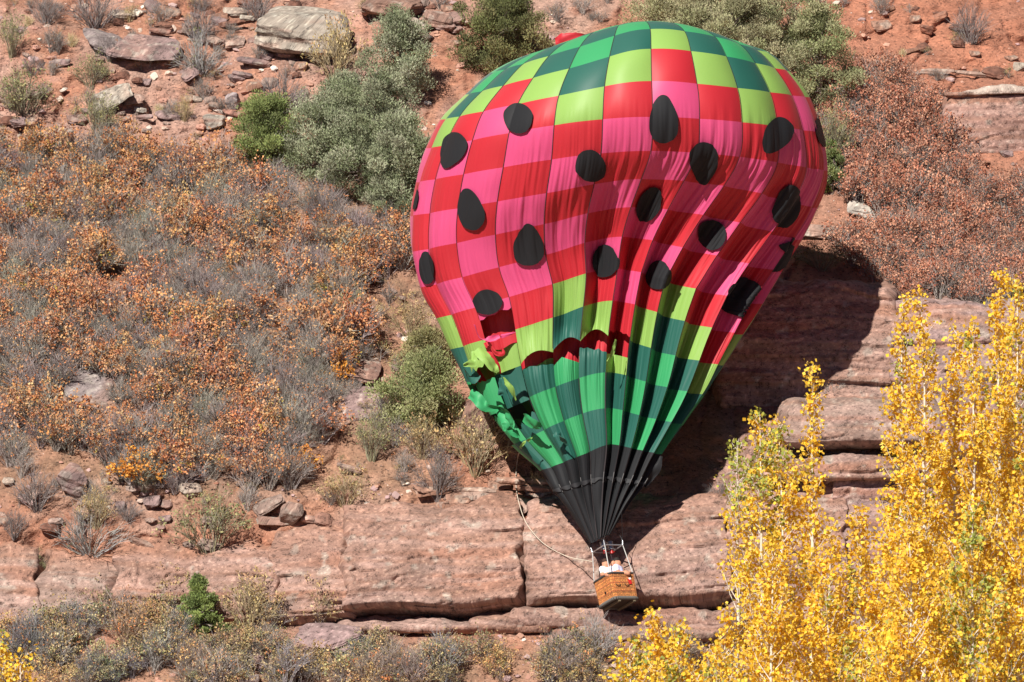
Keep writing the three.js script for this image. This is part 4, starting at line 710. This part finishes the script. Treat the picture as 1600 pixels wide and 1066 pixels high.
// ---------- rubble: flat slabs, each told apart by colour, size and the nearest landmark ----------
{
  const R = rng(88), protos = [], TN2 = ['mauve', 'brown-red', 'dark red', 'pinkish', 'lilac', 'rusty', 'grey', 'pale'], seen = new Set(), count = {}; landmarks.forEach((l) => { count[l[2]] = (count[l[2]] || 0) + 1; }); const marks = landmarks.filter((l) => count[l[2]] === 1); for (let v = 0; v < 8; v++) { const t = [PURP, [.43, .24, .17], DARK, [.45, .3, .24], PURP, [.4, .2, .13], GREY, [.52, .42, .34]][v]; protos.push(boulder(1, .34, .8, 700 + v, t, 4 + v % 4, .3)); }
  const zones = [[[0, 0, 480, 225], 110, 'slab'], [[590, 0, 720, 70], 14, 'slab'], [[520, 430, 640, 580], 12, 'slab'], [[0, 730, 400, 865], 34, 'slab'], [[640, 760, 900, 800], 26, 'plate'], [[1480, 170, 1600, 330], 16, 'slab'], [[1350, 10, 1600, 130], 18, 'clod']];
  for (const [[x0, y0, x1, y1], n, word] of zones) for (let i = 0; i < n; i++) {
    const px = x0 + R() * (x1 - x0), py = y0 + R() * (y1 - y0), v = y1 < 140 && x0 > 1300 ? [1, 2, 5][i % 3] : y0 === 760 ? [1, 5, 3][i % 3] : Math.floor(R() * 8), w = (y0 === 760 ? 22 + 40 * R() : 11 + 30 * Math.pow(R(), 1.8)), sz = w < 16 ? 'small' : w < 26 ? 'medium' : 'large'; let label = null;
    for (const q of marks.map((l) => [Math.hypot(l[0] - px, l[1] - py), l]).sort((A, B) => A[0] - B[0]).slice(0, 4)) { const [dx, dy] = [px - q[1][0], py - q[1][1]], dir = Math.abs(dx) > Math.abs(dy) ? (dx < 0 ? 'left of' : 'right of') : dy < 0 ? 'above' : 'below', t = `${sz} ${TN2[v]} rock ${word} ${q[0] < 45 ? 'just ' : ''}${dir} the ${q[1][2]}`; if (t.split(/\s+/).length <= 16 && !seen.has(t)) { label = t; break; } }
    if (!label) continue; seen.add(label); const c = onHill(px, py), s = (D - c.z) / D / K * w, m = put('flat_stone', protos[v], rockMat);
    m.scale.set(s, s * (.7 + .6 * R()) * (y0 === 760 ? .5 : 1), s * (.9 + .5 * R())); m.rotation.set(SL * (.5 + .7 * R()), (R() - .5) * .8, (R() - .5) * .5, 'ZXY'); m.position.copy(c).add(V(0, s * .1, s * .05)); tag(m, label, 'rock slab', 'rubble slabs on the slope', 'thing');
  }
}

// ---------- junipers ----------
function juniper(seed, o) {
  const R = rng(seed), W = new MB(), N = new MB(), bark = [[.2, .15, .12], [.26, .21, .18]];
  const top = V((R() - .5) * .4 * o.r, o.h * .8, (R() - .5) * .3), pts = [V(0, -.4, 0), V((R() - .5) * .3, o.h * .2, 0), V((R() - .5) * .5, o.h * .5, .1), top]; W.path(pts, .06 * o.h ** .7, .02, bark[0], 7);
  const ends = [];
  for (let i = 0; i < o.limbs * 3; i++) {       // limb tips through the volume of the crown, most near its surface
    const az = R() * 6.283, q = Math.pow(R(), .45), hh = Math.pow(R(), .85), prof = (o.cone ? 1.02 - hh * .95 : Math.pow(Math.max(0, 1 - Math.pow(Math.abs(hh - .38) / .64, 2.2)), .55)) * (.84 + .62 * N3(Math.cos(az) * 1.6 + seed, hh * 3.2, Math.sin(az) * 1.6));
    const e = V(Math.cos(az) * o.r * prof * q, o.h * (.05 + .93 * hh) * (.86 + .3 * N3(Math.cos(az) * 1.2 + seed * 3, q, Math.sin(az) * 1.2 + 5)), Math.sin(az) * o.r * prof * q); ends.push(e);
    if (i % 3 === 0) { const a = pts[1].clone().lerp(pts[3], clamp(hh - .25)), m = a.clone().lerp(e, .5).add(V((R() - .5) * .3, -.1, (R() - .5) * .3)); W.path([a, m, e], .04, .01, vary(R, bark[1], .25), 4); } if (i % 6 === 0) { const g = e.clone(); for (let k = 0; k < 3; k++) W.twig(g, g.clone().add(randDir(R).add(V(e.x, .3, e.z).normalize().multiplyScalar(.6)).multiplyScalar(.3)), .012, .005, [.36, .32, .28]); }
  }
  ends.push(top);
  const per = Math.floor(2.0 * o.n / ends.length);
  for (const c of ends) { const cr = o.cl * (.6 + .6 * R()), base = vary(R, pick(R, o.cols), .2); for (let k = 0; k < per; k++) { const d0 = randDir(R); d0.y = d0.y * .8 + .15; const p = c.clone().addScaledVector(d0, cr * Math.pow(R(), .45)), d = d0.clone().multiplyScalar(.8).add(V(0, .7, 0)).add(randDir(R).multiplyScalar(.5)).normalize(), s = d.clone().cross(randDir(R)).normalize(), q = o.ls * (.6 + .7 * R()); N.leaf(p, d, s, q, q * .2, vary(R, base, .28)); } }
  return [W.geo(), N.geo()];
}
const SAGE = [[.25, .285, .16], [.3, .325, .2], [.19, .22, .115], [.34, .355, .235]], GRN = [[.16, .21, .06], [.2, .26, .08], [.12, .16, .05], [.24, .27, .1]], DKG = [[.14, .155, .05], [.18, .19, .065], [.11, .12, .042], [.21, .2, .08]];
function juniperAt(px, py, w, h, seed, cols, n, label, o = {}) {      // px, py: middle of the crown
  const f = onHill(px, py + h * .4), s = (D - f.z) / D / K, R2 = w * s / 2, H = h * s; const t = group(o.name ?? 'juniper_tree', f.add(V(0, 0, 0)));
  const [wd, nd] = juniper(seed, { r: R2 * .86, h: H * .92, limbs: o.limbs ?? 26, n, cols, cl: o.cl ?? Math.min(.55, R2 * .33), ls: o.ls ?? .11, cone: o.cone }); put('trunk', wd, dryMat, t); put('crown', nd, needleMat, t); tag(t, label, 'tree'); return t;
}
juniperAt(585, 220, 230, 230, 11, SAGE, 26000, 'grey-green juniper, largest tree left of the balloon', { limbs: 46 });
juniperAt(628, 95, 130, 170, 12, SAGE, 13000, 'slender grey-green juniper standing behind the largest one', { limbs: 30 });
juniperAt(498, 225, 150, 150, 13, SAGE, 11000, 'low sage juniper above the oak thicket', { limbs: 26 });
juniperAt(418, 218, 138, 138, 14, [[.19, .24, .07], [.24, .29, .09], [.15, .19, .06]], 14000, 'bright green juniper at the top of the oak thicket', { limbs: 26 });
juniperAt(628, 262, 175, 215, 15, SAGE, 17000, 'small sage juniper tucked against the left side of the balloon', { limbs: 26 });
juniperAt(778, 54, 200, 165, 16, DKG, 23000, 'dark olive juniper behind the upper left of the balloon', { limbs: 36 });
juniperAt(1140, 85, 340, 250, 17, [[.32, .31, .17], [.37, .35, .2], [.26, .26, .13]], 46000, 'wide juniper behind the top of the balloon', { limbs: 70, cl: .55 });
juniperAt(1050, 30, 190, 130, 23, [[.34, .32, .17], [.38, .36, .2], [.28, .27, .13]], 14000, 'yellowish juniper at the top edge directly above the balloon crown', { limbs: 34 });
juniperAt(540, 165, 120, 120, 24, SAGE, 11000, 'ragged sage juniper filling the gap above the low one', { limbs: 26 });
juniperAt(1190, 40, 220, 170, 25, [[.3, .3, .16], [.34, .34, .19], [.24, .25, .12]], 15000, 'rounded juniper between the wide one and the upright one, at the top edge', { limbs: 36 });
juniperAt(1278, 95, 160, 220, 18, [[.28, .3, .14], [.34, .34, .18], [.23, .25, .11]], 17000, 'upright juniper at the right end of the wide juniper', { limbs: 34 });
juniperAt(660, 615, 150, 136, 19, [[.27, .3, .12], [.33, .34, .16], [.22, .25, .1]], 15000, 'pale green juniper left of the torn fabric', { limbs: 32 });
juniperAt(665, 548, 100, 60, 20, [[.26, .25, .1], [.32, .28, .13]], 6000, 'small yellow-green juniper bush above the pale green juniper', { limbs: 18 });
juniperAt(310, 950, 130, 112, 21, [[.2, .265, .07], [.25, .32, .085], [.15, .2, .055]], 9000, 'bright green conifer sapling at the foot of the cliff', { limbs: 26, cone: true, cl: .22, ls: .1, name: 'conifer_sapling' });
juniperAt(1300, 270, 56, 80, 22, GRN, 4500, 'small green juniper pressed against the right side of the balloon', { limbs: 14 });
{ // bleached dead tree
  const f = onHill(644, 142), R = rng(61), m = new MB(), b = new MB(), c = [.5, .44, .36]; m.path([V(0, -.3, 0), V(.05, .5, .02), V(-.02, 1.0, .05)], .075, .05, c, 6);
  const fork = (p, d, l, r, n) => { const e = p.clone().addScaledVector(d, l).add(randDir(R).multiplyScalar(.1 * l)); b.twig(p, e, r, r * .6, vary(R, c, .12), 5); if (n) for (let k = 0; k < 2 + (R() > .5); k++) fork(e, d.clone().add(randDir(R).multiplyScalar(.75)).add(V(0, .15, 0)).normalize(), l * .72, r * .6, n - 1); };
  for (const d of [V(-.6, .7, .1), V(.2, 1, 0), V(.7, .75, -.1)]) fork(V(-.02, 1, .05), d.normalize(), .6, .045, 3);
  const t = group('dead_tree', f); put('trunk', m.geo(), dryMat, t); put('branches', b.geo(), dryMat, t); tag(t, 'bleached leafless dead tree between the junipers, left of the balloon', 'tree');
}

// ---------- yellow aspens in the foreground ----------
const YEL = [[.9, .6, .02], [.89, .54, .016], [.92, .66, .04], [.84, .52, .02], [.9, .66, .08], [.74, .49, .03]], YGR = [[.4, .42, .05], [.3, .36, .06], [.52, .46, .05]];
function aspen(seed, H, crown, o) {
  const R = rng(seed), T = new MB(), B = new MB(), L = new MB(), bark = [.62, .56, .47];
  const bend = (y) => V(o.lean * y * y / H * .05 + .12 * N3(y * .35, seed, 1), y, .12 * N3(y * .35, seed, 9)); const pts = []; for (let i = 0; i <= 26; i++) pts.push(bend(H * i / 26)); pts[0].y = -.5; T.path(pts, .04 + H * .006, .008, bark, 7);
  const low = o.low ?? .2, nB = o.nB; let n = 0; const put1 = (p, g, tone) => { const d = randDir(R); d.y -= .35; d.z += .25; d.normalize(); const s = d.clone().cross(randDir(R)).normalize(), q = o.ls * (.65 + .6 * R()); const c = g ? pick(R, YGR) : R() < .55 ? tone : pick(R, YEL); L.leaf(p, d, s, q, q * .5, vary(R, c, .16)); n++; };
  for (let i = 0; i < nB; i++) {
    const t = 1 - (1 - low) * Math.pow((i + R() * .6) / nB, .9), a = bend(H * t), dist = (1 - t) * H, len = Math.min(crown, .14 + dist * (o.taper ?? .2)) * (.6 + .6 * R()), az = R() * 6.283, up = 1.1 + .9 * R(), d = V(Math.cos(az), up, Math.sin(az)).normalize();
    const e = a.clone().addScaledVector(d, len * 1.35), m = a.clone().lerp(e, .5).add(V(Math.cos(az) * .08 * len, -.03 * len, Math.sin(az) * .08 * len)); B.path([a, m, e], .008 + len * .009, .004, vary(R, bark, .15), 4);
    const tone = pick(R, YEL), g = R() < o.green * (o.gtop && t > .9 ? 6 : 1), nl = Math.floor((9 + len * o.dens) * (.7 + .6 * R())), twigs = [];
    for (let k = 0; k < Math.ceil(len * 7); k++) { const q = .25 + .75 * R(), p = q < .5 ? a.clone().lerp(m, q * 2) : m.clone().lerp(e, q * 2 - 1), tw = p.clone().add(randDir(R).add(V(0, .5, 0)).multiplyScalar(.2 * Math.min(1, len) + .05)); B.twig(p, tw, .006, .003, bark); twigs.push(tw); } if (!twigs.length) twigs.push(e);
    for (let k = 0; k < nl; k++) { const w = R() < .35 ? m.clone().lerp(e, R()) : pick(R, twigs); put1(w.clone().add(randDir(R).multiplyScalar(.06 + .12 * R())), g, tone); }
  }
  return [T.geo(), B.geo(), L.geo()];
}
function aspenAt(px, py, z, crown, seed, label, o = {}) {      // px, py: the tip of the leader
  const tip = toW(px, py, z), y0 = -8.6, H = tip.y - y0, q = { lean: 0, green: .045, ls: .082, dens: 76, nB: Math.round(H * 12), ...o };
  const [a, b, c] = aspen(seed, H, crown, q), t = group(o.name ?? 'aspen_tree', V(tip.x, y0, z)); t.rotation.z = (o.tilt ?? 0);
  put('trunk', a, dryMat, t); put('branches', b, dryMat, t); put('crown', c, leafMat, t); tag(t, label, o.cat ?? 'tree'); return t;
}
aspenAt(1269, 577, 96, .75, 1, 'slim yellow aspen with a tall bare-stemmed tip standing alone against the dark balloon shadow', { taper: 0.056 });
aspenAt(1190, 648, 97, .55, 2, 'yellow aspen with pale green tip leaves, leftmost of the tall aspens', { green: .1, gtop: true });
aspenAt(1222, 662, 92, .5, 3, 'yellow aspen tipped green between the leftmost aspen and the slim one', { green: .08, gtop: true });
aspenAt(1152, 690, 95, .6, 31, 'thin sparse yellow-green aspen at the left side of the grove', { green: .2, gtop: true, dens: 26 });
aspenAt(1409, 472, 90, .85, 4, 'tall yellow aspen spire beside the right end of the balloon shadow', { taper: 0.093 });
aspenAt(1444, 470, 93, .95, 5, 'tall yellow aspen spire just right of the one by the shadow', { taper: 0.099 });
aspenAt(1492, 520, 91, .85, 6, 'yellow aspen spire in front of the lit mauve rock, shorter of the middle pair', { taper: 0.099 });
aspenAt(1520, 505, 95, .95, 7, 'yellow aspen spire in the middle pair with a bare tip', { taper: 0.105 });
aspenAt(1561, 428, 90, 1.05, 8, 'tallest yellow aspen with a pale forked trunk near the right edge', { taper: 0.112 });
aspenAt(1590, 446, 93, .95, 9, 'yellow aspen cut by the right edge beside the tallest one', { taper: 0.112 });
aspenAt(1345, 800, 95, .9, 10, 'low round-topped yellow aspen in front of the purple cliff', { taper: 0.240 });
aspenAt(1392, 800, 88, .9, 32, 'low yellow aspen under the spire by the shadow', { taper: 0.240 });
aspenAt(1468, 690, 87, 1.0, 11, 'bushy yellow aspen below the twin spires', { taper: 0.224 });
aspenAt(1545, 660, 86, 1.1, 12, 'bushy yellow aspen with green patches in its lower crown', { taper: 0.224, green: .1 });
aspenAt(1296, 830, 99, .9, 13, 'yellow aspen with a white trunk below the slim aspen', { taper: 0.208 });
aspenAt(1205, 860, 101, .8, 14, 'yellow aspen filling the lower left of the grove', { taper: 0.208, green: .03 });
aspenAt(1520, 800, 102, 1.5, 15, 'yellow-green leafy aspen at the lower right corner', { taper: 0.272, green: .4 });
aspenAt(1420, 840, 103, 1.4, 16, 'full yellow aspen at the bottom centre of the grove', { taper: 0.272, green: .05 });
aspenAt(1600, 720, 100, 1.4, 17, 'leafy yellow aspen at the right edge, lower half', { taper: 0.240, green: .08 });
aspenAt(1022, 968, 100, .75, 18, 'low yellow sapling under the basket', { green: .1, taper: 0.320 , ls: .09, name: 'aspen_sapling' });
aspenAt(1062, 985, 102, .6, 19, 'small yellow sapling right of the low one under the basket', { green: .12, taper: 0.320, name: 'aspen_sapling' });
aspenAt(985, 1010, 103, .6, 20, 'yellow-green sapling at the bottom edge left of the others', { green: .3, taper: 0.360, name: 'aspen_sapling' });
aspenAt(1130, 990, 104, .7, 21, 'yellow sapling joining the grove to the low saplings', { green: .1, taper: 0.320, name: 'aspen_sapling' });
aspenAt(2, 1000, 128, .28, 22, 'yellow leaf tips of a nearer tree in the bottom left corner', { taper: 0.240, ls: .058, dens: 130, name: 'aspen_sapling' });
aspenAt(26, 1035, 127, .28, 23, 'second group of yellow leaf tips beside the bottom left corner', { taper: 0.280, ls: .058, dens: 130, name: 'aspen_sapling' });

renderer.render(scene, camera);
